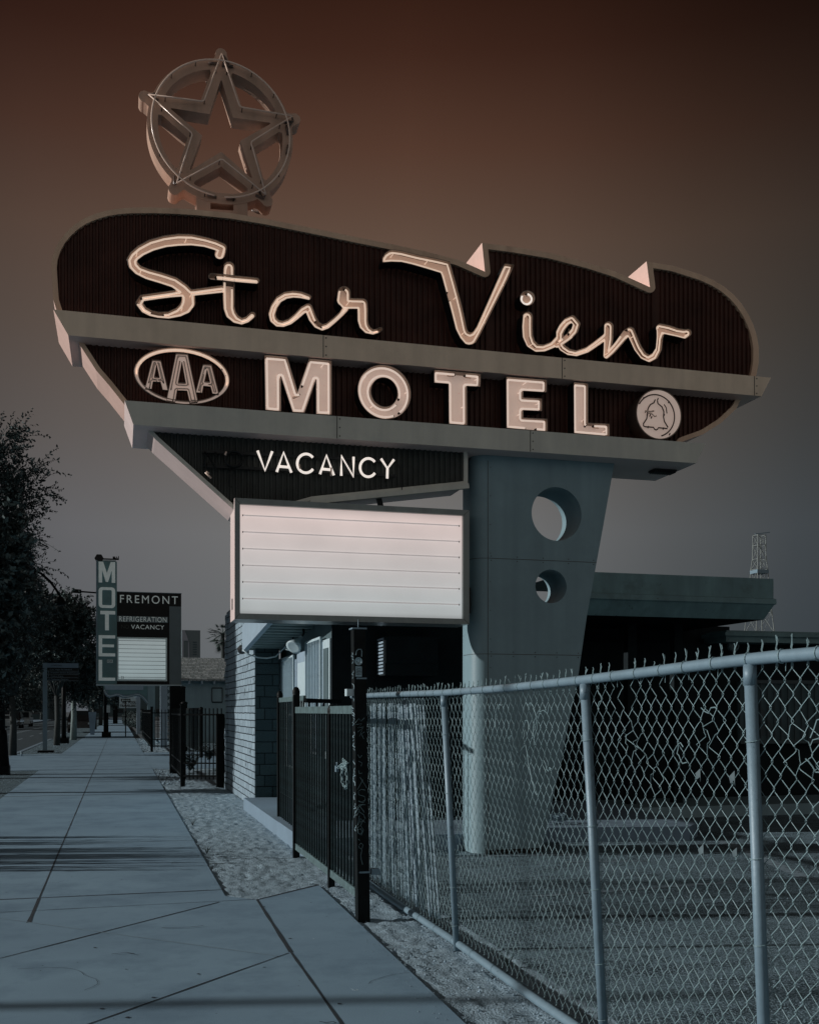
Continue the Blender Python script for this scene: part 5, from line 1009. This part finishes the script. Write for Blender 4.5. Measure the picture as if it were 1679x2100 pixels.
# ================================================================== TREES
M_LEAF = mat('leaf', (.014, .025, .026), .6, .6, 2.5, spots=(4, .52, (.095, .145, .15)), spec=.3)
M_LEAFB = mat('leaf_pale', (.025, .042, .044), .7, .6, 2.5, spots=(5, .60, (.09, .14, .145)), spec=.2)
def tree(base, cz, rad, seed, label, nclump=420, leaf=.05, trunk=.12, m=None, bark=None, grp='street trees along the kerb', lean=(0, 0), nl=15, sparse=.22, low=0.0):
    """base point, crown centre height, (rx, ry, rz) of the crown"""
    rng = random.Random(seed); b = Vector(base); t = thing('street_tree', label, 'tree', b, grp); rx, ry, rzz = rad; c = b+Vector((lean[0], lean[1], cz))
    tb = MB(); fork = b+Vector((lean[0]*.3, lean[1]*.3, max(1.2, cz-rzz*.85)))
    tb.tube([b-Vector((0, 0, .1)), b.lerp(fork, .5)+Vector((.04, .02, 0)), fork], [trunk*1.25, trunk, trunk*.85], 9); limbs = []
    for k in range(9):
        a = 6.28*k/9+rng.uniform(-.3, .3); e = c+Vector((rx*.55*math.cos(a), ry*.55*math.sin(a), rzz*rng.uniform(-.35, .55))); m1 = fork.lerp(e, .5)+Vector((0, 0, rzz*.12))
        tb.tube([fork, m1, e], [trunk*.55, trunk*.33, trunk*.15], 6); limbs += [m1, e, fork.lerp(m1, .6)]
    tb.tube([fork, c+Vector((0, 0, rzz*.6))], [trunk*.6, trunk*.2], 6); limbs.append(c+Vector((0, 0, rzz*.4)))
    # lobes make the outline uneven
    lobes = [(c+Vector((rx*math.cos(a)*rr, ry*math.sin(a)*rr, rzz*zz)), sz) for a, rr, zz, sz in [(rng.random()*6.28, rng.uniform(.2, .62), rng.uniform(-.62, .72), rng.uniform(.26, .46)) for _ in range(11)]]
    lb = MB()
    for k in range(nclump):
        lc, sz = rng.choice(lobes); v = Vector((rng.gauss(0, 1), rng.gauss(0, 1), rng.gauss(0, 1))).normalized()*rng.random()**.38
        p = lc+Vector((v.x*rx*sz, v.y*ry*sz, v.z*rzz*sz))
        if p.z < b.z+low: continue
        near = min(limbs, key=lambda q: (q-p).length); d = (p-near); L = d.length; out = (p-c); out = Vector((out.x/rx, out.y/ry, out.z/rzz))
        mid_ = near.lerp(p, .5)+Vector((rng.uniform(-.1, .1), rng.uniform(-.1, .1), .12*L))
        if k % 2 == 0: tb.tube([near, mid_, p], [trunk*.10, trunk*.07, trunk*.03], 3)
        nt_ = 2 if rng.random() > sparse else 3
        for _ in range(nt_):                     # arching twigs, leaves alternate on both sides
            w = (out*.9+Vector((rng.gauss(0, .6), rng.gauss(0, .6), rng.gauss(.15, .5)))).normalized(); TL = rng.uniform(.35, .8)*(1+sparse*rng.random()*1.4)*max(.8, rx/3.2)
            q = p.copy(); pts = [q.copy()]; steps = nl
            for i in range(steps):
                w = (w+Vector((0, 0, -.045))+Vector((rng.gauss(0, .05), rng.gauss(0, .05), rng.gauss(0, .05)))).normalized(); q = q+w*TL/steps; 
                if i % 3 == 2: pts.append(q.copy())
                if i < 1: continue
                for sgn in ((-1, 1) if rng.random() < .5 else (rng.choice((-1, 1)),)):
                    s_ = w.cross(Vector((rng.gauss(0, 1), rng.gauss(0, 1), rng.gauss(0, 1))))
                    if s_.length < .05: continue
                    s_ = s_.normalized(); dirn = (w*.7+s_*sgn).normalized(); ln = leaf*rng.uniform(.7, 1.25); n_ = dirn.cross(Vector((rng.gauss(0, 1), rng.gauss(0, 1), rng.gauss(0, 1)))).normalized()*ln*.27
                    o_ = q; lb.add([o_, o_+dirn*ln*.5+n_, o_+dirn*ln, o_+dirn*ln*.5-n_], [(0, 1, 2, 3)])
            if k % 2 == 0: tb.tube(pts, leaf*.055, 3, caps=False)
    tb.build('trunk', bark or M_BARK, t); lb.build('crown', m or M_LEAF, t); return t
tree((-4.1, 28.0, 0), 5.3, (3.1, 3.0, 3.7), 1, 'tall dark feathery tree at the left edge, over the street lamp', 1500, .085, .16, sparse=.5)
b = G(117, 1528); tree((b.x-.9, b.y-12, 0), 4.9, (3.1, 2.8, 3.2), 2, 'wide dark tree with long drooping twigs behind the pointing sign', 1500, .10, .12, lean=(-.1, 0), sparse=.6, low=1.8)
b = G(117, 1528); tree((b.x, b.y, 0), 4.6, (2.7, 2.8, 2.6), 3, 'dark tree on the gravel verge just past the pointing sign', 950, .14, .13, sparse=.3, low=2.1)
b = G(151, 1517); tree((b.x, b.y, 0), 4.4, (2.5, 2.5, 2.1), 4, 'pale-barked tree near the kerb before the side street', 750, .15, .16, m=M_LEAFB, bark=M_BARKL, low=2.3)
for i, (px, py, s_, lb_) in enumerate(((203, 1496, 4.3, 'dark street tree past the side street, left of the meters'), (214, 1487, 5.0, 'dark far street tree behind the parking meters'), (224, 1482, 5.6, 'smallest dark street tree at the end of the sidewalk'))):
    b = G(px, py); tree((b.x-.4, b.y, 0), s_, (3.4, 3.2, 3.0), 20+i, lb_, 480, .26, .2, sparse=.15, low=2.4, nl=9)
for i, (x, y, h) in enumerate(((-13.6, 128, 4.6), (-14.0, 146, 5.0), (-13.5, 170, 5.2), (-13.8, 205, 5.5))):
    tree((x, y, 0), h, (5.0, 5, 4.2), 40+i, ['nearest tree across the street, its crown low over parked cars', 'second tree across the street', 'third tree across the street', 'farthest tree across the street'][i], 420, .34, .25, grp='trees across the street', sparse=.1, nl=8, low=1.7)
# clipped hedge by the far sidewalk
mb = MB(); rng = random.Random(12); hc = [(G(262, 1492), .75), (G(272, 1494), .8), (G(283, 1498), .85), (G(290, 1503), .8)]
for c, r_ in hc:
    c = Vector((c.x, c.y, .9))
    for _ in range(1500):
        v = Vector((rng.gauss(0, 1), rng.gauss(0, 1), rng.gauss(0, 1))).normalized()*rng.uniform(.75, 1.03); p = c+Vector((v.x*r_*.75, v.y*r_*1.6, v.z*.75)); w = Vector((rng.gauss(0, 1), rng.gauss(0, 1), rng.gauss(0, 1))).normalized()*.06; u = w.cross(v).normalized()*.04
        mb.add([p-w, p+u, p+w, p-u], [(0, 1, 2, 3)])
mb.build('hedge', M_LEAFB, label='rounded clipped hedge beside the far sidewalk', cat='hedge')
# low plants inside the yard and at the fence foot
for i, (px, py, lb_) in enumerate(((430, 1560, 'small leafy shrub behind the yard pickets'), (300, 1520, 'straggly dry weed at the foot of the far fence'), (392, 1580, 'low weed between the driveway and yard fence'))):
    b = G(px, py); mb = MB(); rng = random.Random(50+i)
    for _ in range(60):
        a = rng.random()*6.28; L = rng.uniform(.25, .7); w = Vector((math.cos(a)*.5, math.sin(a)*.5, 1)).normalized(); pts = [b+w*L*f+Vector((0, 0, -.1*f*f)) for f in (0, .35, .7, 1)]; mb.tube(pts, .006, 3, 1)
        for f in (.3, .45, .6, .75, .9, 1):
            p = b+w*L*f; s_ = Vector((rng.gauss(0, 1), rng.gauss(0, 1), rng.gauss(0, .5))).normalized(); n_ = s_.cross(Vector((rng.gauss(0, 1), rng.gauss(0, 1), 1))).normalized()*.02; mb.add([p, p+s_*.04+n_, p+s_*.09, p+s_*.04-n_], [(0, 1, 2, 3)], 0)
    mb.build('shrub', [M_LEAFB, M_BARK], label=lb_, cat='shrub')
for i, (x, y, h, lb_) in enumerate(((2.38, 7.9, .16, 'tiny dry weed at the foot of the steel post'), (2.42, 6.4, .12, 'tiny dry weed under the fence between its two left posts'), (1.95, 4.9, .10, 'tiny dry weed in the dirt strip nearest the camera'), (.98, 12.4, .11, 'tiny dry weed at the sidewalk edge before the gate'), (1.02, 15.5, .13, 'tiny dry weed at the sidewalk edge beside the stone pier'))):
    mb = MB(); rng = random.Random(90+i)
    for _ in range(22):
        a = rng.random()*6.28; L = h*rng.uniform(.5, 1.2); mb.tube([(x, y, -.01), (x+L*.3*math.cos(a), y+L*.3*math.sin(a), L*.6), (x+L*.8*math.cos(a), y+L*.8*math.sin(a), L*.8)], [.002, .0016, .0006], 3)
    mb.build('weed', M_LEAFB, label=lb_, cat='weed')
# ================================================================== STREET FURNITURE
b = G(4, 1588); t = thing('street_lamp', 'black street lamp at the left edge with a fat base and an arched arm', 'street lamp', b)
mb = MB(); mb.tube([b, b+Vector((0, 0, 5.0))], [.10, .065], 12); mb.build('pole', M_IRON, t)
mb = MB(); mb.box((b.x-.24, b.y-.2, -.02), (b.x+.2, b.y+.2, .22)); mb.lathe([(.2, .2), (.17, .5), (.14, 1.0), (.12, 1.15)], b, 'Z', 12); mb.build('base', M_IRON, t)
Yl = b.y; arm = [S(x, y, Yl) for x, y in ((5, 1168), (30, 1163), (60, 1165), (85, 1176), (103, 1192), (117, 1211), (123, 1222))]
mb = MB(); mb.tube([b+Vector((0, 0, 4.9)), *arm], .032, 8); mb.build('arm', M_IRON, t)
mb = MB(); e = arm[-1]; mb.lathe([(.03, .02), (.07, -.05), (.16, -.16), (.17, -.2), (.10, -.26)], e, 'Z', 14); mb.build('lamp_head', M_IRON, t)
b = G(216, 1512); t = thing('street_lamp', 'tall far street lamp rising behind the second motel sign', 'street lamp', b); zl = S(160, 1208, b.y).z
mb = MB(); mb.tube([b, (b.x, b.y, zl-.3)], [.10, .07], 8); mb.box((b.x-.2, b.y-.2, 0), (b.x+.2, b.y+.2, .35)); mb.build('pole', M_IRON, t)
l1 = S(163, 1213, b.y); mb = MB(); mb.tube([(b.x, b.y, zl-.3), (b.x-.5, b.y, l1.z-.05), l1], .05, 6); mb.build('arm', M_IRON, t); mb = MB(); mb.bar(l1+Vector((-.45, 0, .03)), l1+Vector((.12, 0, 0)), .3, .22); mb.build('lamp_head', M_IRON, t)
# pointing sign
YWF = 44.4; b = G(93, 1542); b.y = YWF; t = thing('wayfinding_sign', 'grey post with a flag-shaped dark panel of district directions', 'sign', (b.x, YWF, 0)); O = (60, 1320); K = 6.458
w = lambda x, y: S(O[0]+x/K, O[1]+y/K, YWF)
a = w(182, 255); c = w(240, 1425); mb = MB(); mb.box((a.x, YWF, -.02), (c.x, YWF+.16, a.z)); mb.build('post', M_GALV, t)
mb = MB(); mb.box((a.x-.18, YWF-.2, -.02), (c.x+.25, YWF+.36, .07)); mb.build('base_plate', M_IRON, t)
a = w(240, 256); c = w(655, 320); mb = MB(); mb.box((a.x, YWF+.03, c.z), (c.x, YWF+.13, a.z)); mb.build('header', M_CONC2, t)
text_part('DOWNTOWN', 'lettering', w(298, 0).x, w(432, 0).x, w(360, 298).z, w(360, 280).z, YWF+.028, M_SIGNBLK, t, .004)
for k, s_ in enumerate(('Las Vegas Boulevard', 'Fremont Street Experience', 'Casino Core', 'Cashman District')):
    y0 = 323+k*42.5; a = w(240, y0); c = w(655, y0+38); mb = MB(); mb.box((a.x, YWF+.04, c.z), (c.x, YWF+.12, a.z)); mb.box((a.x, YWF+.03, c.z-.02), (c.x, YWF+.12, c.z-.008), 1); mb.build('blade', [M_SIGNBLK, M_GREYSTRIP], t)
    x1 = {0: 565, 1: 650, 2: 452, 3: 522}[k]; text_part(s_, 'lettering', w(288, 0).x, w(x1, 0).x, w(400, y0+32).z, w(400, y0+9).z, YWF+.038, M_GALV, t, .004)
    p = w(262, y0+20); mb = MB(); mb.tube([p+Vector((-.03, -.004, 0)), p+Vector((.03, -.004, 0))] if k == 3 else [p+Vector((0, -.004, -.045)), p+Vector((0, -.004, .045))], .007, 4); mb.tube([p+Vector((-.025, -.004, .02)), p+Vector((0, -.004, .045)), p+Vector((.025, -.004, .02))] if k < 3 else [p+Vector((.01, -.004, .03)), p+Vector((.035, -.004, 0)), p+Vector((.01, -.004, -.03))], .006, 4); mb.build('arrow', M_GALV, t)
# bollards / dark posts, meters, kiosk along the kerb
def simple_post(px, py, w, h, label, m=M_IRON, base=True, name='dark_post', cat='post', grp=None):
    b = G(px, py); t = thing(name, label, cat, b, grp); mb = MB(); mb.tube([b, b+Vector((0, 0, h))], [w, w*.85], 10); mb.build('shaft', m, t)
    if base: mb = MB(); mb.box((b.x-w*2.1, b.y-w*2.1, -.02), (b.x+w*2.1, b.y+w*2.1, w*2.2)); mb.build('base', m, t)
    return t, b
simple_post(131.5, 1524, .12, 4.6, 'black lamp post with a square foot on the gravel verge')
t, b = simple_post(219, 1511, .13, 1.55, 'black post with a pale box, at the side street', name='meter_post', grp='posts at the side street'); mb = MB(); mb.box((b.x-.2, b.y-.1, 1.55), (b.x+.22, b.y+.1, 2.0)); mb.build('box', M_WHITEB, t)
t, b = simple_post(237, 1484, .0, .0, 'x') if False else (None, None)
b = G(237, 1484); t = thing('utility_box', 'tall dark box standing on the far sidewalk', 'box', b); mb = MB(); mb.box((b.x-.3, b.y-.3, -.02), (b.x+.3, b.y+.3, 2.55)); mb.build('case', M_IRON, t); mb = MB(); mb.box((b.x-.36, b.y-.36, 2.55), (b.x+.36, b.y+.36, 2.68)); mb.build('lid', M_GALV, t)
b = G(190, 1507); t = thing('gateway_pillar', 'pale pillar tapering downward near the parked car', 'pillar', b); mb = MB(); h = S(190, 1460, b.y).z
mb.add([(b.x-.13, b.y-.15, 0), (b.x+.13, b.y-.15, 0), (b.x+.13, b.y+.15, 0), (b.x-.13, b.y+.15, 0), (b.x-.26, b.y-.2, h), (b.x+.26, b.y-.2, h), (b.x+.26, b.y+.2, h), (b.x-.26, b.y+.2, h)], [(0, 1, 5, 4), (1, 2, 6, 5), (2, 3, 7, 6), (3, 0, 4, 7), (4, 5, 6, 7)]); mb.build('body', M_CONC2, t)
mb = MB(); mb.tube([(b.x, b.y-.19, h*.8), (b.x-.08, b.y-.18, h*.68), (b.x, b.y-.17, h*.58), (b.x+.08, b.y-.18, h*.68), (b.x, b.y-.19, h*.8)], .014, 4); mb.build('emblem', M_PYLON, t)
# small utility marker at the kerb
b = G(45, 1550); mb = MB(); mb.tube([b, b+Vector((0, 0, .14))], .03, 8); mb.lathe([(.04, .12), (.04, .16)], b, 'Z', 8); mb.build('kerb_marker', M_GALV, label='tiny capped pipe standing by the kerb ramp', cat='pipe')
# one-way sign
b = G(258, 1511); t = thing('traffic_sign', 'thin post with a black one-way arrow plate at the side street', 'sign', b); zz = S(258, 1436, b.y).z
mb = MB(); mb.tube([b, (b.x, b.y, zz+.1)], .035, 8); mb.build('post', M_IRON, t); a = S(248.6, 1433.2, b.y); c = S(268, 1439, b.y); mb = MB(); mb.box((a.x, b.y-.06, c.z), (c.x, b.y-.04, a.z)); mb.build('plate', M_SIGNBLK, t)
mb = MB(); zc = (a.z+c.z)/2; mb.prism([(a.x+.04, b.y-.066, zc), (a.x+.13, b.y-.066, zc+.07), (a.x+.13, b.y-.066, zc+.03), (c.x-.04, b.y-.066, zc+.03), (c.x-.04, b.y-.066, zc-.03), (a.x+.13, b.y-.066, zc-.03), (a.x+.13, b.y-.066, zc-.07)], (0, .005, 0)); mb.build('arrow', M_SIGNLET, t)
text_part('ONE WAY', 'lettering', a.x+.16, c.x-.05, zc-.02, zc+.02, b.y-.067, M_SIGNBLK, t, .003)
# travellers' motel sign and the wavy sign behind
YA = 78; t = thing('reader_sign', 'pale reader sign with black capitals beyond the hedge', 'sign', S(262, 1458, YA)); a = S(245, 1428, YA); c = S(281, 1452, YA)
mb = MB(); mb.box((a.x, YA, c.z), (c.x, YA+.3, a.z)); mb.build('board', M_WHITEB, t); mb = MB(); mb.box((c.x-.02, YA-.1, -.02), (c.x+.25, YA+.35, a.z+.5)); mb.build('post', M_WHITE, t)
text_part('AIR  POOL', 'lettering', S(251, 0, YA).x, S(279.5, 0, YA).x, S(262, 1443, YA).z, S(262, 1438, YA).z, YA, M_SIGNBLK, t, .02, .02); text_part('TRAVELERS', 'lettering', S(246.5, 0, YA).x, S(278.5, 0, YA).x, S(262, 1450, YA).z, S(262, 1445, YA).z, YA, M_SIGNBLK, t, .02, .02)
YWV = 52; O = (200, 1400); K = 13.99; v = lambda x, y: S(O[0]+x/K, O[1]+y/K, YWV); t = thing('wavy_sign', 'teal sign with a wavy bulb-studded lower edge and pale panel, below the street motel sign', 'sign', S(260, 1458, YWV))
wave = [(185, 260), (215, 330), (270, 400), (350, 432), (450, 405), (550, 378), (640, 400), (720, 440), (830, 445), (950, 415), (1080, 385), (1180, 390), (1280, 440), (1350, 520), (1420, 600)]
mb = MB(); mb.prism([v(180, 0), v(1432, 0), v(1432, 600)]+[v(*p) for p in wave[::-1]], (0, .35, 0)); mb.build('body', M_TEALSIGN, t)
mb = MB(); up_ = [(x+(90 if i < 2 else 30), y-(20 if i == 0 else 85)) for i, (x, y) in enumerate(wave)]; mb.prism([v(*p)-Vector((0, .03, 0)) for p in wave]+[v(*p)-Vector((0, .03, 0)) for p in up_[::-1]], (0, .02, 0)); mb.build('border_band', M_CONC2, t)
mb = MB()
for i in range(44):
    f = i/43*(len(wave)-1); k = min(int(f), len(wave)-2); x = wave[k][0]+(wave[k+1][0]-wave[k][0])*(f-k)+20; y = wave[k][1]+(wave[k+1][1]-wave[k][1])*(f-k)-42; p = v(x, y)
    for dz in (0, ): mb.lathe([(.03, -.07), (.03, -.03)], (p.x, YWV, p.z), 'Y', 6)
mb.build('bulbs', M_WHITEB, t)
mb = MB(); a = v(215, 30); c = v(1320, 210); mb.box((a.x, YWV-.05, c.z), (c.x, YWV-.001, a.z)); mb.build('pale_panel', M_WHITE, t)
mb = MB(); a = v(1440, 0); mb.box((a.x, YWV, -.02), (a.x+.35, YWV+.3, a.z+.6)); mb.build('post', M_PYLON, t)
mb = MB(); a = v(1740, -20); mb.box((a.x, YWV-3, -.02), (a.x+.32, YWV-2.7, a.z+.5)); mb.build('white_column', M_WHITE, label='white square column behind the far iron fence', cat='column')
# patterned block screen
t = thing('block_screen', 'pierced patterned block screen behind the driveway fence', 'screen', S(343, 1458, 50)); a = S(338, 1400, 50); mb = MB(); x0_ = a.x; s_ = .30
for i in range(11):
    for j in range(2):
        cx_, cz_ = x0_+s_*(j+.5), s_*(i+.5)
        mb.bar((cx_-s_/2, 50, cz_), (cx_, 50, cz_+s_/2), .06, .05); mb.bar((cx_, 50, cz_+s_/2), (cx_+s_/2, 50, cz_), .06, .05); mb.bar((cx_+s_/2, 50, cz_), (cx_, 50, cz_-s_/2), .06, .05); mb.bar((cx_, 50, cz_-s_/2), (cx_-s_/2, 50, cz_), .06, .05)
    mb.bar((x0_, 50.01, s_*(i+1)), (x0_+2*s_, 50.01, s_*(i+1)), .05, .04)
mb.build('blocks', M_WHITEB, t)
# parked cars
M_CARD = mat('dark_car_paint', (.012, .016, .018), .25, .05, 3, coat=.6); M_CARS = mat('silver_car_paint', (.25, .31, .33), .3, .05, 3, coat=.5); M_CARG = mat('car_glass', (.015, .022, .025), .08, .05); M_TYRE = mat('tyre', (.01, .012, .012), .9); M_LAMPC = mat('car_lamp_glass', (.35, .42, .45), .15)
def car(x, y, label, m, suv=False, flip=1, z=-.13):
    t = thing('parked_car', label, 'car', (x, y, z), 'cars parked along the street'); w = .92; L = 2.3; hh = 1.72 if suv else 1.42
    side = [(-L, .35), (-L, .75), (-L*.93, .95), (-L*.5, 1.02), (-L*.22, hh-.05), (L*.05, hh), (L*.62 if suv else L*.35, hh-.02), (L*.93 if suv else L*.68, 1.05), (L*.98, .9), (L, .4)]
    side = [(a*flip, b) for a, b in side]; mb = MB(); lw = [w if b < 1.1 else w*.80 for a, b in side]; n = len(side)
    vs = [(x-l, y+a, z+b) for (a, b), l in zip(side, lw)]+[(x+l, y+a, z+b) for (a, b), l in zip(side, lw)]
    mb.add(vs, [(i, (i+1) % n, n+(i+1) % n, n+i) for i in range(n)]); mb.add(vs[:n], [tuple(range(n))]); mb.add(vs[n:], [tuple(range(n))]); mb.build('body', m, t)
    mb = MB()
    g = [side[3], side[4], side[5], side[6], side[7]]; mid_y = sum(a for a, b in g)/5
    for s_ in (-1, 1):
        loop = [(x+s_*(w*(1.0 if b < 1.1 else .8)+.004), y+mid_y+(a-mid_y)*.88, z+1.06+(b-1.02)*.82) for a, b in g]; mb.add(loop, [tuple(range(5))])
    for i, j in ((3, 4), (6, 7)):
        (a0, b0), (a1, b1) = side[i], side[j]; o_ = .012*(1 if i == 6 else -1)*flip
        mb.add([(x-.72, y+a0*.98+a1*.02+o_, z+b0+.02), (x+.72, y+a0*.98+a1*.02+o_, z+b0+.02), (x+.66, y+a1*.94+a0*.06+o_, z+b1-.02), (x-.66, y+a1*.94+a0*.06+o_, z+b1-.02)], [(0, 1, 2, 3)])
    mb.build('windows', M_CARG, t)
    for sy_ in (-1, 1):
        for sx_ in (-1, 1):
            mb = MB(); cx_ = x+sx_*(w-.10); mb.lathe([(.18, -.13), (.33, -.12), (.34, 0), (.33, .12), (.18, .13)], (cx_, y+sy_*L*.62, z+.34), 'X', 16); wh = mb.build('wheel', M_TYRE, t); mb = MB(); mb.lathe([(.19, -.132), (.17, -.125)] if sx_ < 0 else [(.17, .125), (.19, .132)], (cx_, y+sy_*L*.62, z+.34), 'X', 12); mb.build('rim', M_CARS, wh)
    for sx_ in (-1, 1):
        for e, nm in ((-1, 'headlight'), (1, 'tail_light')):
            mb = MB(); yy = y+e*flip*L*(.995 if e < 0 else .995); mb.box((x+sx_*.72-.14, yy-.03, z+.68), (x+sx_*.72+.14, yy+.03, z+.82)); mb.build(nm, M_LAMPC, t)
p = G(171, 1503); car(p.x-.25, p.y+3, 'dark boxy car parked beyond the tapered pillar', M_CARD, True, -1, z=-.05)
car(-10.6, 108, 'silver car parked across the street, leftmost in view', M_CARS, False, 1); car(-10.7, 117, 'dark car parked across the street behind the silver one', M_CARD, True, 1); car(-10.6, 128, 'pale car parked farthest across the street', M_CARS, True, 1)
# low buildings closing the street far away
for i, (x, y, w_, d_, h_, m, lb_) in enumerate(((-40, 215, 27, 30, 9, M_TEALW, 'dark low building across the street behind the trees'), (-60, 262, 45, 40, 12, M_PYLON, 'grey two-storey building farther down across the street'), (5.5, 84, 9, 12, 4.2, M_PYLON, 'grey low motel block beyond the hedge'), (-9, 330, 30, 20, 14, M_TEALW, 'distant dark block closing the end of the street'))):
    t = thing('low_building', lb_, 'building', (x, y, 0)); mb = MB(); mb.box((x, y, -.13), (x+w_, y+d_, h_)); mb.build('wall', m, t); mb = MB(); mb.box((x-.3, y-.3, h_), (x+w_+.3, y+d_+.3, h_+.3)); mb.build('roof', M_SHAKE if i == 2 else M_SOFFIT, t)
    fc = MB()
    for k in range(5): fc.box((x+w_*(k+.3)/5, y-.03, 1.0), (x+w_*(k+.7)/5, y-.002, 2.3))
    fc2 = fc.build('windows', M_CARG, t)
# unseen stems added to streak the slabs with shadow; street tree shading the wall
b = Vector((-2.75, 13.1, 0)); mb = MB(); rng = random.Random(77)
for _ in range(130):
    y = rng.choice([12.1, 12.5, 12.9, 13.0, 13.1, 13.5, 13.6, 14.3, 14.9])+rng.gauss(0, .09); x = -2.75+rng.gauss(0, .25); L = rng.choice([.5, .7, .8, .9, 1.1])+rng.uniform(-.1, .2); mb.tube([(x, y, 0), (x+rng.gauss(0, .04), y+rng.gauss(0, .015), L*.5), (x+rng.gauss(0, .08), y+rng.gauss(0, .03), L)], [.03, .022, .006], 4, 1)
    for _ in range(4):
        p = Vector((x, y, L*rng.uniform(.3, 1))); s_ = Vector((rng.gauss(0, .5), rng.gauss(0, .25), rng.uniform(.4, 1))).normalized(); n_ = s_.cross(Vector((rng.gauss(0, 1), rng.gauss(0, 1), 1))).normalized()*.02; mb.add([p, p+s_*.06+n_, p+s_*.13, p+s_*.06-n_], [(0, 1, 2, 3)], 0)
mb.build('shrub', [M_LEAFB, M_BARK], label='unseen upright stems on the verge, added to cast streak shadows', cat='shrub')
tree((-3.4, 22.9, 0), 3.7, (1.5, 1.15, 2.3), 66, 'young street tree left of the stone wall, outside the view', 900, .15, .14, sparse=.2)
b = Vector((-2.6, 12.75, 0)); mb = MB(); mb.tube([b, b+Vector((.02, .03, 1.2)), b+Vector((.0, -.02, 2.3))], [.03, .022, .008], 6); mb.build('bare_stake', M_BARK, label='thin bare wooden stake on the verge beside the upright stems', cat='stake')
# tall lamp outside the frame whose shadow crosses the near slabs
b = Vector((-12.6, 8.77, -.01)); t = thing('street_lamp', 'tall dark street lamp across the road, left of the view', 'street lamp', b); mb = MB(); mb.tube([b, b+Vector((0, 0, 8))], [.075, .055], 10); mb.build('pole', M_IRON, t); mb = MB(); mb.box((b.x-.4, b.y-.1, 8), (b.x+.3, b.y+.1, 8.12)); mb.build('lamp_head', M_IRON, t)
